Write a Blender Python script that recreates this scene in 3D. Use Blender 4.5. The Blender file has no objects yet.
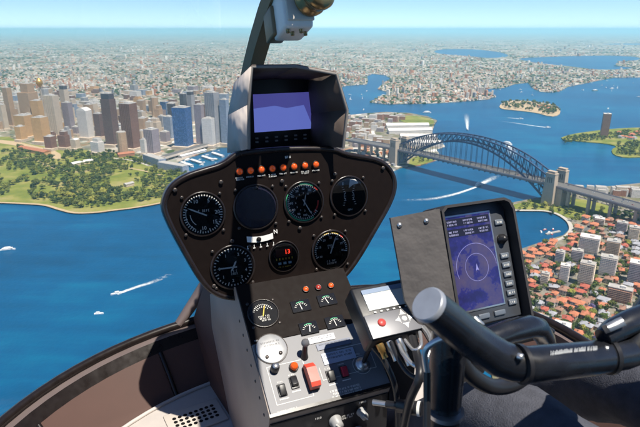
import bpy, bmesh, math, random
from mathutils import Vector, Matrix, noise
from mathutils.geometry import tessellate_polygon
R = math.radians
rnd = random.Random(7)
scene = bpy.context.scene
COL = scene.collection

# ------------------------------------------------------------------ camera, sky, sun, exposure
F, PITCH, H = 534.2, R(19.025), 416.0          # focal length in photo pixels, pitch below the horizon, eye height over the water
CP, SP = math.cos(PITCH), math.sin(PITCH)
cd = bpy.data.cameras.new('camera')
cd.sensor_width = 36.0
cd.lens = 36.0 * F / 640.0
cd.clip_start = 0.02
cd.clip_end = 400000.0
cam = bpy.data.objects.new('camera', cd)
COL.objects.link(cam)
cam.location = (0, 0, 0)          # the eye is the origin; the water lies H below (see the last lines)
cam.rotation_euler = (R(90) - PITCH, 0, 0)
scene.camera = cam
cd.dof.use_dof = True
cd.dof.focus_distance = 1.5
cd.dof.aperture_fstop = 13.0

SUN_EL = R(66)
SUN_DIR = Vector((0.66 * math.cos(SUN_EL), -0.75 * math.cos(SUN_EL), math.sin(SUN_EL))).normalized()   # towards the sun
world = bpy.data.worlds.new('World')
scene.world = world
world.use_nodes = True
wn = world.node_tree
bg = wn.nodes['Background']
sky = wn.nodes.new('ShaderNodeTexSky')
sky.sky_type = 'NISHITA'
sky.sun_disc = False
sky.sun_elevation = SUN_EL
sky.sun_rotation = math.atan2(SUN_DIR.x, SUN_DIR.y)
sky.altitude = 400
sky.air_density = 0.5
sky.dust_density = 0.0
sky.ozone_density = 6.0
wn.links.new(sky.outputs[0], bg.inputs[0])
bg.inputs[1].default_value = 0.115
sl = bpy.data.lights.new('sun', 'SUN')
sl.energy = 5.0
sl.angle = R(0.53)
sl.color = (1.0, 0.93, 0.82)
so = bpy.data.objects.new('sun', sl)
COL.objects.link(so)
so.rotation_euler = (-SUN_DIR).to_track_quat('-Z', 'Y').to_euler()
so.location = (0, 0, 2000)

HAZE = 4.6e-5
vs = scene.view_settings
vs.view_transform = 'Standard'
vs.look = 'None'
vs.exposure = 0.6
vs.gamma = 1.0
vs.use_curve_mapping = False
scene.cycles.use_denoising = True
scene.cycles.volume_bounces = 1
scene.cycles.transparent_max_bounces = 24
scene.cycles.max_bounces = 8
scene.cycles.use_adaptive_sampling = True
scene.cycles.adaptive_threshold = 0.02
scene.cycles.caustics_reflective = False
scene.cycles.caustics_refractive = False

# ------------------------------------------------------------------ photo pixels -> places
def G(x, y, z=0.0):
    """the point at height z over the water that photo pixel (x, y) looks at"""
    r, u = (x - 320) / F, (213.5 - y) / F
    d = Vector((r, CP + u * SP, -SP + u * CP))
    t = (z - H) / d.z
    return Vector((d.x * t, d.y * t, z))

def height_at(p, ty):
    """height over the water at which the vertical over p passes photo row ty"""
    u = (213.5 - ty) / F
    return H + p.y * (u * CP - SP) / (CP + u * SP)

HA = R(22)                                     # the helicopter heads 22 degrees left of the lens
CA, SA = math.cos(HA), math.sin(HA)
FLOOR = 1.02
def ray(x, y):
    r, u = (x - 320) / F, (213.5 - y) / F
    X, Y, Z = r, CP + u * SP, -SP + u * CP
    return Vector((X * CA + Y * SA, -X * SA + Y * CA, Z))
def Hd(x, y, d):
    return ray(x, y) * d
def Hp(x, y, plane):
    p0, n = plane
    d = ray(x, y)
    return d * (p0.dot(n) / d.dot(n))

# ------------------------------------------------------------------ materials
MATS = {}
def nodes_of(m):
    m.use_nodes = True
    nt = m.node_tree
    return nt, nt.nodes['Principled BSDF']
def mat(name, col, rough=0.6, metal=0.0, var=0.0, scale=8.0, bump=0.0, spec=0.5, coord='Object', bscale=None, emit=None, estr=1.0, detail=4):
    if name in MATS:
        return MATS[name]
    m = bpy.data.materials.new(name)
    nt, b = nodes_of(m)
    b.inputs['Base Color'].default_value = (*col, 1)
    b.inputs['Roughness'].default_value = rough
    b.inputs['Metallic'].default_value = metal
    b.inputs['Specular IOR Level'].default_value = spec
    if emit:
        b.inputs['Emission Color'].default_value = (*emit, 1)
        b.inputs['Emission Strength'].default_value = estr
    if var > 0 or bump > 0:
        tc = nt.nodes.new('ShaderNodeTexCoord')
        nz = nt.nodes.new('ShaderNodeTexNoise')
        nz.inputs['Scale'].default_value = scale
        nz.inputs['Detail'].default_value = detail
        nt.links.new(tc.outputs[coord], nz.inputs['Vector'])
        if var > 0:
            mx = nt.nodes.new('ShaderNodeMix')
            mx.data_type = 'RGBA'
            mx.inputs[6].default_value = (*[max(0, c * (1 - var)) for c in col], 1)
            mx.inputs[7].default_value = (*[min(1, c * (1 + var)) for c in col], 1)
            nt.links.new(nz.outputs[0], mx.inputs[0])
            nt.links.new(mx.outputs[2], b.inputs['Base Color'])
            mr = nt.nodes.new('ShaderNodeMapRange')
            mr.inputs['To Min'].default_value = max(0, rough - 0.12)
            mr.inputs['To Max'].default_value = min(1, rough + 0.12)
            nt.links.new(nz.outputs[0], mr.inputs[0])
            nt.links.new(mr.outputs[0], b.inputs['Roughness'])
        if bump > 0:
            n2 = nz
            if bscale:
                n2 = nt.nodes.new('ShaderNodeTexNoise')
                n2.inputs['Scale'].default_value = bscale
                nt.links.new(tc.outputs[coord], n2.inputs['Vector'])
            bp = nt.nodes.new('ShaderNodeBump')
            bp.inputs['Strength'].default_value = bump
            bp.inputs['Distance'].default_value = 0.002 if coord == 'Object' and scale > 30 else 0.05
            nt.links.new(n2.outputs[0], bp.inputs['Height'])
            nt.links.new(bp.outputs[0], b.inputs['Normal'])
    MATS[name] = m
    return m

def math_node(nt, op, a, b=None):
    n = nt.nodes.new('ShaderNodeMath')
    n.operation = op
    for i, v in enumerate((a, b)):
        if v is None:
            continue
        if isinstance(v, (int, float)):
            n.inputs[i].default_value = v
        else:
            nt.links.new(v, n.inputs[i])
    return n.outputs[0]

def mix_col(nt, fac, a, b):
    mx = nt.nodes.new('ShaderNodeMix')
    mx.data_type = 'RGBA'
    for i, v in ((0, fac), (6, a), (7, b)):
        if isinstance(v, (int, float)):
            mx.inputs[i].default_value = v
        elif isinstance(v, tuple):
            mx.inputs[i].default_value = (*v, 1)
        else:
            nt.links.new(v, mx.inputs[i])
    return mx.outputs[2]

def noise_node(nt, vec, scale, detail=3, rough=0.5, out=0):
    n = nt.nodes.new('ShaderNodeTexNoise')
    n.inputs['Scale'].default_value = scale
    n.inputs['Detail'].default_value = detail
    n.inputs['Roughness'].default_value = rough
    nt.links.new(vec, n.inputs['Vector'])
    return n.outputs[out]

def ramp(nt, fac, stops, interp='LINEAR'):
    r = nt.nodes.new('ShaderNodeValToRGB')
    r.color_ramp.interpolation = interp
    el = r.color_ramp.elements
    while len(el) < len(stops):
        el.new(0.5)
    for e, (p, c) in zip(el, stops):
        e.position = p
        e.color = (*c, 1)
    nt.links.new(fac, r.inputs[0])
    return r.outputs[0]

def facade(name, wall, glass, wu=3.2, wv=3.4, fu=0.6, fv=0.55, grough=0.15):
    """window grid over UVs that run in metres"""
    if name in MATS:
        return MATS[name]
    m = bpy.data.materials.new(name)
    nt, b = nodes_of(m)
    uv = nt.nodes.new('ShaderNodeUVMap')
    sp = nt.nodes.new('ShaderNodeSeparateXYZ')
    nt.links.new(uv.outputs[0], sp.inputs[0])
    u = math_node(nt, 'DIVIDE', sp.outputs[0], wu)
    v = math_node(nt, 'DIVIDE', sp.outputs[1], wv)
    mu = math_node(nt, 'LESS_THAN', math_node(nt, 'FRACT', u), fu)
    mv = math_node(nt, 'LESS_THAN', math_node(nt, 'FRACT', v), fv)
    w = math_node(nt, 'MULTIPLY', mu, mv)
    cb = nt.nodes.new('ShaderNodeCombineXYZ')
    nt.links.new(math_node(nt, 'FLOOR', u), cb.inputs[0])
    nt.links.new(math_node(nt, 'FLOOR', v), cb.inputs[1])
    wh = nt.nodes.new('ShaderNodeTexWhiteNoise')
    nt.links.new(cb.outputs[0], wh.inputs['Vector'])
    g2 = tuple(min(1, c * 2.2 + 0.05) for c in glass)
    gl = mix_col(nt, math_node(nt, 'POWER', wh.outputs[0], 3.0), glass, g2)
    tc = nt.nodes.new('ShaderNodeTexCoord')
    nz = noise_node(nt, tc.outputs['Object'], 0.06, 4)
    wl = mix_col(nt, nz, tuple(c * 0.82 for c in wall), tuple(min(1, c * 1.15) for c in wall))
    nt.links.new(mix_col(nt, w, wl, gl), b.inputs['Base Color'])
    mr = nt.nodes.new('ShaderNodeMapRange')
    mr.inputs['To Min'].default_value = 0.8
    mr.inputs['To Max'].default_value = grough
    nt.links.new(w, mr.inputs[0])
    nt.links.new(mr.outputs[0], b.inputs['Roughness'])
    MATS[name] = m
    return m

def vcol_mat(name, rough=0.85, gain=1.0, bump=0.0):
    if name in MATS:
        return MATS[name]
    m = bpy.data.materials.new(name)
    nt, b = nodes_of(m)
    at = nt.nodes.new('ShaderNodeAttribute')
    at.attribute_name = 'tone'
    nt.links.new(at.outputs['Color'], b.inputs['Base Color'])
    b.inputs['Roughness'].default_value = rough
    b.inputs['Specular IOR Level'].default_value = 0.2
    MATS[name] = m
    return m

def leaf_mat(name, dark, light):
    if name in MATS:
        return MATS[name]
    m = bpy.data.materials.new(name)
    nt, b = nodes_of(m)
    tc = nt.nodes.new('ShaderNodeTexCoord')
    oi = nt.nodes.new('ShaderNodeObjectInfo')
    nz = noise_node(nt, tc.outputs['Object'], 0.55, 3, 0.7)
    f = math_node(nt, 'ADD', math_node(nt, 'MULTIPLY', nz, 0.9), math_node(nt, 'MULTIPLY', math_node(nt, 'SUBTRACT', oi.outputs['Random'], 0.5), 0.8))
    nt.links.new(ramp(nt, f, [(0.15, dark), (0.8, light)]), b.inputs['Base Color'])
    b.inputs['Roughness'].default_value = 0.7
    b.inputs['Specular IOR Level'].default_value = 0.25
    MATS[name] = m
    return m

def glass_mat(name, tint=(1, 1, 1), refl=0.05, rough=0.02):
    if name in MATS:
        return MATS[name]
    m = bpy.data.materials.new(name)
    m.use_nodes = True
    nt = m.node_tree
    nt.nodes.remove(nt.nodes['Principled BSDF'])
    out = nt.nodes['Material Output']
    tr = nt.nodes.new('ShaderNodeBsdfTransparent')
    tr.inputs[0].default_value = (*tint, 1)
    gl = nt.nodes.new('ShaderNodeBsdfGlossy')
    gl.inputs['Roughness'].default_value = rough
    fr = nt.nodes.new('ShaderNodeFresnel')
    fr.inputs[0].default_value = 1.35
    mx = nt.nodes.new('ShaderNodeMixShader')
    nt.links.new(math_node(nt, 'MULTIPLY', fr.outputs[0], refl / 0.05), mx.inputs[0])
    nt.links.new(tr.outputs[0], mx.inputs[1])
    nt.links.new(gl.outputs[0], mx.inputs[2])
    nt.links.new(mx.outputs[0], out.inputs[0])
    MATS[name] = m
    return m

# ------------------------------------------------------------------ mesh building
class MB:
    def __init__(s):
        s.v, s.f, s.uv, s.sm, s.tone = [], [], [], [], []
    def add(s, verts, faces, smooth=False, uvs=None, tone=None, M=None):
        o = len(s.v)
        for q in verts:
            q = Vector(q)
            s.v.append(M @ q if M is not None else q)
        for i, f in enumerate(faces):
            s.f.append(tuple(o + k for k in f))
            s.sm.append(smooth)
            s.uv.append(uvs[i] if uvs else None)
            s.tone.append(tone)
        return s
    def box(s, c, d, M=None, tone=None, bev=0.0):
        x, y, z = c
        a, b, h = d[0] / 2, d[1] / 2, d[2] / 2
        if bev <= 0:
            vs_ = [(x + i * a, y + j * b, z + k * h) for k in (-1, 1) for j in (-1, 1) for i in (-1, 1)]
            fs = [(0, 2, 3, 1), (4, 5, 7, 6), (0, 1, 5, 4), (1, 3, 7, 5), (3, 2, 6, 7), (2, 0, 4, 6)]
            uv = []
            L = [(0, 1, 5, 4, d[0]), (1, 3, 7, 5, d[1]), (3, 2, 6, 7, d[0]), (2, 0, 4, 6, d[1])]
            uv.append([(0.9, 0.9)] * 4)
            uv.append([(0.9, 0.9)] * 4)
            u0 = 0
            for *_, w in L:
                uv.append([(u0, 0), (u0 + w, 0), (u0 + w, d[2]), (u0, d[2])])
                u0 += w + 7
            # flat faces keep to the wall colour of a window grid
            uv[0] = uv[1] = [(-0.02, -0.02)] * 4
            return s.add(vs_, fs, False, uv, tone, M)
        bm = bmesh.new()
        bmesh.ops.create_cube(bm, size=1)
        bmesh.ops.scale(bm, vec=d, verts=bm.verts)
        bmesh.ops.bevel(bm, geom=bm.edges[:], offset=bev, segments=2, profile=0.6, affect='EDGES')
        bmesh.ops.translate(bm, vec=c, verts=bm.verts)
        bm.verts.index_update()
        s.add([q.co.copy() for q in bm.verts], [[q.index for q in f.verts] for f in bm.faces], True, None, tone, M)
        bm.free()
        return s
    def prism(s, pts, z0, z1, M=None, tone=None, cap=True, uvm=True):
        n = len(pts)
        vs_ = [(p[0], p[1], z0) for p in pts] + [(p[0], p[1], z1) for p in pts]
        fs, uv = [], []
        u0 = 0
        for i in range(n):
            j = (i + 1) % n
            fs.append((i, j, n + j, n + i))
            w = math.hypot(pts[j][0] - pts[i][0], pts[j][1] - pts[i][1])
            uv.append([(u0, 0), (u0 + w, 0), (u0 + w, z1 - z0), (u0, z1 - z0)])
            u0 += w
        if cap:
            fs.append(tuple(range(n - 1, -1, -1)))
            fs.append(tuple(range(n, 2 * n)))
            uv += [[(-0.02, -0.02)] * n] * 2
        return s.add(vs_, fs, False, uv, tone, M)
    def tube(s, pts, r, n=12, caps=True, M=None, tone=None, smooth=True):
        pts = [Vector(p) for p in pts]
        rs = r if isinstance(r, (list, tuple)) else [r] * len(pts)
        vs_, fs = [], []
        up = None
        for i, p in enumerate(pts):
            t = (pts[min(i + 1, len(pts) - 1)] - pts[max(i - 1, 0)]).normalized()
            if up is None:
                up = Vector((0, 0, 1)) if abs(t.z) < 0.9 else Vector((1, 0, 0))
            a = up - t * up.dot(t)
            if a.length < 1e-6:
                a = t.orthogonal()
            a.normalize()
            up = a
            b = t.cross(a)
            for k in range(n):
                an = 2 * math.pi * k / n
                vs_.append(p + (a * math.cos(an) + b * math.sin(an)) * rs[i])
        for i in range(len(pts) - 1):
            for k in range(n):
                k2 = (k + 1) % n
                fs.append((i * n + k, i * n + k2, (i + 1) * n + k2, (i + 1) * n + k))
        s.add(vs_, fs, smooth, None, tone, M)
        if caps:
            m = len(vs_)
            s.add(vs_[:n], [tuple(range(n - 1, -1, -1))], False, None, tone, M)
            s.add(vs_[-n:], [tuple(range(n))], False, None, tone, M)
        return s
    def bar(s, a, b, w, h=None, tone=None):
        """square bar from a to b"""
        a, b = Vector(a), Vector(b)
        h = h or w
        t = (b - a).normalized()
        up = Vector((0, 0, 1)) if abs(t.z) < 0.95 else Vector((0, 1, 0))
        x = t.cross(up).normalized() * w / 2
        y = x.cross(t).normalized() * h / 2
        vs_ = [a - x - y, a + x - y, a + x + y, a - x + y, b - x - y, b + x - y, b + x + y, b - x + y]
        return s.add(vs_, [(0, 3, 2, 1), (4, 5, 6, 7), (0, 1, 5, 4), (1, 2, 6, 5), (2, 3, 7, 6), (3, 0, 4, 7)], False, None, tone)
    def lathe(s, prof, n=24, M=None, tone=None, smooth=True):
        vs_, fs = [], []
        for r, z in prof:
            for k in range(n):
                an = 2 * math.pi * k / n
                vs_.append((r * math.cos(an), r * math.sin(an), z))
        for i in range(len(prof) - 1):
            for k in range(n):
                k2 = (k + 1) % n
                fs.append((i * n + k, i * n + k2, (i + 1) * n + k2, (i + 1) * n + k))
        return s.add(vs_, fs, smooth, None, tone, M)
    def disc(s, r, z=0.0, n=32, M=None, c=(0, 0)):
        vs_ = [(c[0] + r * math.cos(2 * math.pi * k / n), c[1] + r * math.sin(2 * math.pi * k / n), z) for k in range(n)]
        return s.add(vs_, [tuple(range(n))], False, None, None, M)
    def mesh(s, name):
        me = bpy.data.meshes.new(name)
        me.from_pydata([tuple(q) for q in s.v], [], s.f)
        me.polygons.foreach_set('use_smooth', s.sm)
        if any(u is not None for u in s.uv):
            lay = me.uv_layers.new(name='UVMap')
            k = 0
            for f, u in zip(s.f, s.uv):
                for i in range(len(f)):
                    lay.data[k].uv = u[i] if u else (-0.02, -0.02)
                    k += 1
        if any(t is not None for t in s.tone):
            at = me.attributes.new('tone', 'FLOAT_COLOR', 'FACE')
            flat = []
            for t in s.tone:
                t = t or (0.3, 0.3, 0.3)
                flat += [t[0], t[1], t[2], 1.0]
            at.data.foreach_set('color', flat)
        me.update()
        return me

def link(name, me, m=None, parent=None, loc=None, rz=None, kind=None, label=None, cat=None, group=None):
    o = bpy.data.objects.new(name, me)
    COL.objects.link(o)
    if m is not None and me is not None and len(me.materials) == 0:
        me.materials.append(m)
    if parent is not None:
        o.parent = parent
    if loc is not None:
        o.location = loc
    if rz is not None:
        o.rotation_euler = (0, 0, rz)
    for k, v in (('kind', kind), ('label', label), ('category', cat), ('group', group)):
        if v:
            o[k] = v
    return o
def thing(name, loc, rz=0.0, label=None, cat=None, group=None):
    return link(name, None, None, None, loc, rz, None, label, cat, group)
def art(a):
    return ('an ' if a[0] in 'aeiou' else 'a ') + a

# ================================================================== THE SETTING
def sheet(name, outer, z, m, holes=(), side=0.0, kind='structure', label=None, cat=None):
    polys = [[Vector((p.x, p.y, 0)) for p in outer]] + [[Vector((p.x, p.y, 0)) for p in h] for h in holes]
    tris = tessellate_polygon(polys)
    flat = [v for pl in polys for v in pl]
    b = MB()
    fs = []
    for t in tris:
        a, c, d = (flat[i] for i in t)
        fs.append(t if (c - a).cross(d - a).z > 0 else (t[0], t[2], t[1]))
    b.add([(v.x, v.y, z) for v in flat], fs)
    if side:
        for pl in polys:
            n = len(pl)
            vs_ = [(v.x, v.y, z) for v in pl] + [(v.x, v.y, z - side) for v in pl]
            b.add(vs_, [(i, (i + 1) % n, n + (i + 1) % n, n + i) for i in range(n)])
    return link(name, b.mesh(name), m, kind=kind, label=label, cat=cat)

def smooth_px(pts, it=2):
    for _ in range(it):
        q = []
        n = len(pts)
        for i in range(n):
            a, b = pts[i], pts[(i + 1) % n]
            q.append((a[0] * .75 + b[0] * .25, a[1] * .75 + b[1] * .25))
            q.append((a[0] * .25 + b[0] * .75, a[1] * .25 + b[1] * .75))
        pts = q
    return pts
def inside(p, poly):
    x, y = p
    c = False
    j = len(poly) - 1
    for i in range(len(poly)):
        xi, yi = poly[i]
        xj, yj = poly[j]
        if (yi > y) != (yj > y) and x < (xj - xi) * (y - yi) / (yj - yi) + xi:
            c = not c
        j = i
    return c

# water
mw = bpy.data.materials.new('harbour_water')
nt, b = nodes_of(mw)
tc = nt.nodes.new('ShaderNodeTexCoord')
big = noise_node(nt, tc.outputs['Object'], 0.0016, 3, 0.55)
mid = noise_node(nt, tc.outputs['Object'], 0.02, 4, 0.6)
mpg = nt.nodes.new('ShaderNodeMapping')
mpg.inputs['Rotation'].default_value = (0, 0, 0.5)
mpg.inputs['Scale'].default_value = (1.0, 7.0, 1.0)
nt.links.new(tc.outputs['Object'], mpg.inputs['Vector'])
stk = noise_node(nt, mpg.outputs[0], 0.004, 5, 0.65)
f = math_node(nt, 'ADD', math_node(nt, 'ADD', math_node(nt, 'MULTIPLY', big, 0.55), math_node(nt, 'MULTIPLY', mid, 0.15)), math_node(nt, 'MULTIPLY', stk, 0.30))
nt.links.new(ramp(nt, f, [(0.3, (0.002, 0.034, 0.082)), (0.5, (0.002, 0.070, 0.165)), (0.64, (0.003, 0.120, 0.215))]), b.inputs['Base Color'])
b.inputs['Roughness'].default_value = 0.32
b.inputs['Specular IOR Level'].default_value = 0.2
wv = noise_node(nt, tc.outputs['Object'], 0.16, 3, 0.6)
bp = nt.nodes.new('ShaderNodeBump')
bp.inputs['Strength'].default_value = 0.35
bp.inputs['Distance'].default_value = 1.2
nt.links.new(wv, bp.inputs['Height'])
nt.links.new(bp.outputs[0], b.inputs['Normal'])
FAR = 150000.0
wb = MB()
wb.add([(-FAR, -3000, 0), (FAR, -3000, 0), (FAR, FAR, 0), (-FAR, FAR, 0)], [(0, 1, 2, 3)])
link('harbour_water', wb.mesh('harbour_water'), mw, kind='structure')

# land: suburb ground (far), city ground, park grass
def land_mat(name, kind):
    m = bpy.data.materials.new(name)
    nt, b = nodes_of(m)
    b.inputs['Roughness'].default_value = 0.9
    b.inputs['Specular IOR Level'].default_value = 0.1
    tc = nt.nodes.new('ShaderNodeTexCoord')
    o = tc.outputs['Object']
    if kind == 'far':
        big = noise_node(nt, o, 0.0012, 4, 0.6)
        vor = nt.nodes.new('ShaderNodeTexVoronoi')
        vor.inputs['Scale'].default_value = 0.035
        nt.links.new(o, vor.inputs['Vector'])
        sp = nt.nodes.new('ShaderNodeSeparateColor')
        nt.links.new(vor.outputs['Color'], sp.inputs[0])
        cells = ramp(nt, sp.outputs[0], [(0.0, (0.06, 0.08, 0.03)), (0.24, (0.08, 0.09, 0.04)), (0.26, (0.27, 0.22, 0.16)), (0.6, (0.4, 0.36, 0.3)), (0.74, (0.34, 0.15, 0.08)), (0.84, (0.62, 0.6, 0.55)), (0.93, (0.14, 0.14, 0.15))], 'CONSTANT')
        vor2 = nt.nodes.new('ShaderNodeTexVoronoi')
        vor2.inputs['Scale'].default_value = 0.004
        nt.links.new(o, vor2.inputs['Vector'])
        sp2 = nt.nodes.new('ShaderNodeSeparateColor')
        nt.links.new(vor2.outputs['Color'], sp2.inputs[0])
        blocks = ramp(nt, sp2.outputs[0], [(0.0, (0.05, 0.075, 0.025)), (0.3, (0.2, 0.17, 0.12)), (0.6, (0.34, 0.29, 0.22)), (0.85, (0.58, 0.54, 0.48))], 'CONSTANT')
        veg = ramp(nt, big, [(0.5, (0, 0, 0)), (0.68, (1, 1, 1))])
        c1 = mix_col(nt, 0.35, cells, blocks)
        nt.links.new(mix_col(nt, math_node(nt, 'MULTIPLY', veg, 0.7), c1, (0.055, 0.08, 0.03)), b.inputs['Base Color'])
    elif kind == 'town':
        n1 = noise_node(nt, o, 0.03, 4, 0.6)
        n2 = noise_node(nt, o, 0.3, 3, 0.6)
        c = ramp(nt, n1, [(0.36, (0.075, 0.10, 0.03)), (0.47, (0.16, 0.14, 0.09)), (0.56, (0.24, 0.22, 0.19)), (0.68, (0.13, 0.13, 0.13))])
        nt.links.new(mix_col(nt, math_node(nt, 'MULTIPLY', n2, 0.5), c, (0.22, 0.19, 0.13)), b.inputs['Base Color'])
    else:
        n1 = noise_node(nt, o, 0.012, 4, 0.6)
        n2 = noise_node(nt, o, 0.25, 4, 0.7)
        c = ramp(nt, n1, [(0.3, (0.10, 0.13, 0.025)), (0.48, (0.19, 0.20, 0.04)), (0.6, (0.30, 0.26, 0.08)), (0.72, (0.36, 0.28, 0.14))])
        nt.links.new(mix_col(nt, math_node(nt, 'MULTIPLY', n2, 0.6), c, (0.11, 0.15, 0.02)), b.inputs['Base Color'])
    MATS[name] = m
    return m
m_far, m_town, m_grass = land_mat('suburb_ground', 'far'), land_mat('town_ground', 'town'), land_mat('park_grass', 'grass')
m_sand = mat('sandstone_shore', (0.42, 0.31, 0.18), 0.9, var=0.3, scale=0.2)
m_asph = mat('asphalt', (0.11, 0.105, 0.10), 0.9, var=0.25, scale=0.2)
m_conc = mat('pale_concrete', (0.42, 0.39, 0.34), 0.85, var=0.2, scale=0.15)

A_near = [(-200, 200), (0, 203), (25, 204), (45, 205.5), (60, 210), (75, 213.5), (95, 213), (115, 210.5), (135, 208), (160, 203.5), (180, 198), (200, 188), (207, 177),
     (186, 171), (172, 166), (184, 160), (205, 153), (222, 148), (240, 147), (262, 160), (275, 178), (300, 190), (340, 186), (380, 178), (400, 168.5), (408, 166.8), (420, 166.2), (437, 160.5), (439, 154),
     (436, 150), (445, 147), (432, 133), (434, 126), (437, 121), (428, 117), (410, 113.5), (385, 112.5), (365, 114), (345, 116), (318, 112)]
A_far = [(316, 98), (345, 86), (367, 84.6), (368, 80), (367, 76.5), (372, 74), (385, 75.5), (391, 79), (384, 83), (377.5, 89), (383, 91), (392, 93), (380, 97),
     (370.5, 102.8), (385, 104.5), (405, 104.3), (430, 103.8), (459, 102), (488, 99.6), (496, 97), (490, 93), (484, 89.2), (504, 88.2), (514, 84.5), (528, 82.8), (532, 88), (540, 92), (552, 92.8), (561, 91), (568, 87),
     (600, 80.5), (613, 78), (640, 77.6), (720, 77)]
A_px = A_near + A_far + [(1500, 60), (1700, 31.2), (-1100, 31.2), (-1100, 120)]
I1 = [(433, 50.5), (450, 48.8), (480, 49.6), (505, 53), (510, 57), (490, 58.6), (470, 56.5), (450, 55), (436, 53.5)]
I2 = [(514, 58.5), (545, 57), (580, 56), (610, 55.5), (640, 57), (640, 60.5), (618, 61.5), (614, 66), (640, 68.5), (600, 70.5), (575, 67), (552, 65), (530, 62)]
I3 = [(590, 44.2), (640, 43.4), (700, 43.2), (700, 44.6), (640, 45.2)]
sheet('land', [G(*p) for p in A_px], 3.0, m_far, [[G(*p) for p in h] for h in (smooth_px(I1), smooth_px(I2), smooth_px(I3, 1))], 3.5)
B_px = [(500, 207), (515, 203), (530, 200), (545, 197.5), (556, 193), (575, 190), (600, 188), (620, 186), (640, 184), (720, 180), (1000, 200), (1100, 420), (700, 900), (500, 700), (490, 300), (510, 254),
     (530, 247), (548, 241), (563, 236.5), (570, 230), (568, 222), (558, 215), (545, 211.5), (525, 211), (505, 211)]
sheet('north_shore', [G(*p) for p in B_px], 3.0, m_town, side=3.5)
C_px = smooth_px([(558, 139.5), (570, 135), (590, 132), (610, 129.5), (640, 128), (760, 126), (900, 134), (900, 170), (700, 160), (640, 157.5), (625, 158.5), (613, 155.5), (611, 150), (618, 147), (605, 144), (580, 142)], 1)
sheet('point_headland', [G(*p) for p in C_px], 3.0, m_grass, side=3.5)
D_px = [(217, 318), (235, 303), (270, 300), (330, 305), (390, 315), (402, 330), (398, 345), (370, 350), (330, 338), (260, 330), (225, 327)]
D_px = smooth_px([(426 + x / 2.986, y / 2.986) for x, y in D_px], 1)
sheet('island', [G(*p) for p in D_px], 3.0, m_sand, side=3.5)

Z1 = 3.08
def flat_px(name, pts, m, z=Z1, sm=1):
    return sheet(name, [G(*p, z) for p in (smooth_px(pts, sm) if sm else pts)], z, m)
# gardens on the city side, with the sandstone sea wall and paths
GARDEN = [(-150, 198), (0, 202.2), (25, 203.2), (45, 204.7), (60, 209), (75, 212.3), (95, 211.8), (115, 209.5), (135, 207), (160, 202.5), (180, 196), (196, 187), (200, 178), (178, 172), (162, 170), (150, 163), (135, 155), (110, 152), (85, 150), (60, 148), (40, 146), (20, 142), (5, 135), (-150, 140)]
flat_px('garden_lawn', GARDEN, m_grass)
def path_px(name, pts, w, m, z):
    P = [G(*p, z) for p in pts]
    b = MB()
    L, Rr = [], []
    for i, p in enumerate(P):
        t = (P[min(i + 1, len(P) - 1)] - P[max(i - 1, 0)]).normalized()
        n = Vector((-t.y, t.x, 0)) * w / 2
        L.append(p + n)
        Rr.append(p - n)
    n = len(P)
    b.add(L + Rr, [(n + i, n + i + 1, i + 1, i) for i in range(n - 1)])
    return link(name, b.mesh(name), m, kind='structure')
def spline(pts, k=6):
    out = []
    n = len(pts)
    for i in range(n - 1):
        p0, p1, p2, p3 = (Vector(pts[max(0, min(n - 1, i + d))]) for d in (-1, 0, 1, 2))
        for j in range(k):
            t = j / k
            out.append(0.5 * ((2 * p1) + (-p0 + p2) * t + (2 * p0 - 5 * p1 + 4 * p2 - p3) * t * t + (-p0 + 3 * p1 - 3 * p2 + p3) * t ** 3))
    out.append(Vector(pts[-1]))
    return out
def path_s(name, pts, w, m, z):
    return path_px(name, [(p.x, p.y) for p in spline([(a, b_) for a, b_ in pts])], w, m, z)
path_s('sea_wall_path', [(-60, 201), (0, 202.4), (25, 203.4), (45, 205), (60, 209.3), (75, 212.6), (95, 212.2), (115, 209.8), (135, 207.3), (160, 202.8), (178, 197)], 9, m_sand, 3.16)
path_s('garden_path', [(5, 160), (30, 158), (52, 168), (80, 172), (110, 166), (140, 170), (165, 176)], 7, m_sand, 3.16)
path_s('garden_drive', [(60, 171), (75, 165), (100, 158), (130, 160), (150, 166)], 9, m_conc, 3.24)
flat_px('forecourt', [(-20, 140), (25, 147), (50, 158), (62, 160), (60, 152), (40, 147), (10, 140)], m_sand, 3.32)
# parks under the bridge ends, the headland of the wharves
flat_px('bridge_park_lawn', [(503, 207.5), (515, 204), (530, 201), (545, 199), (556, 197), (590, 200), (610, 206), (625, 214), (600, 219), (578, 221), (566, 217), (556, 213.5), (543, 210), (525, 209.5)], m_grass)
path_s('cove_promenade', [(505, 210.3), (525, 210.3), (545, 210.8), (558, 214.2), (568.5, 221.6), (571, 230), (564.5, 237), (549, 242)], 9, m_conc, 3.16)
flat_px('headland_lawn', [(398, 117), (412, 115), (428, 118), (435.5, 121.5), (432, 124.5), (415, 125), (402, 122)], m_grass)
flat_px('wharf_apron', [(352, 124), (375, 119), (398, 121), (431, 127), (431, 133), (443, 146), (436, 149), (410, 147), (385, 143), (360, 134)], m_town)
flat_px('point_park_lawn', [(408, 165.5), (420, 165), (436, 160), (437, 156), (425, 155), (410, 158)], m_grass)
# streets on the north shore
for nm, pts, w in (('main_street', [(575, 215), (600, 232), (628, 262), (660, 300)], 11), ('side_street', [(540, 262), (570, 285), (600, 318), (640, 352)], 9),
                   ('side_street', [(520, 320), (552, 300), (580, 262), (600, 232), (640, 222)], 9), ('side_street', [(556, 345), (590, 318), (620, 290), (660, 272)], 9), ('side_street', [(512, 280), (540, 262), (566, 246), (590, 226)], 8)):
    path_s(nm, pts, w, m_asph, 3.12 + 0.008 * len(pts) + rnd.random() * 0.02)

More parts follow.
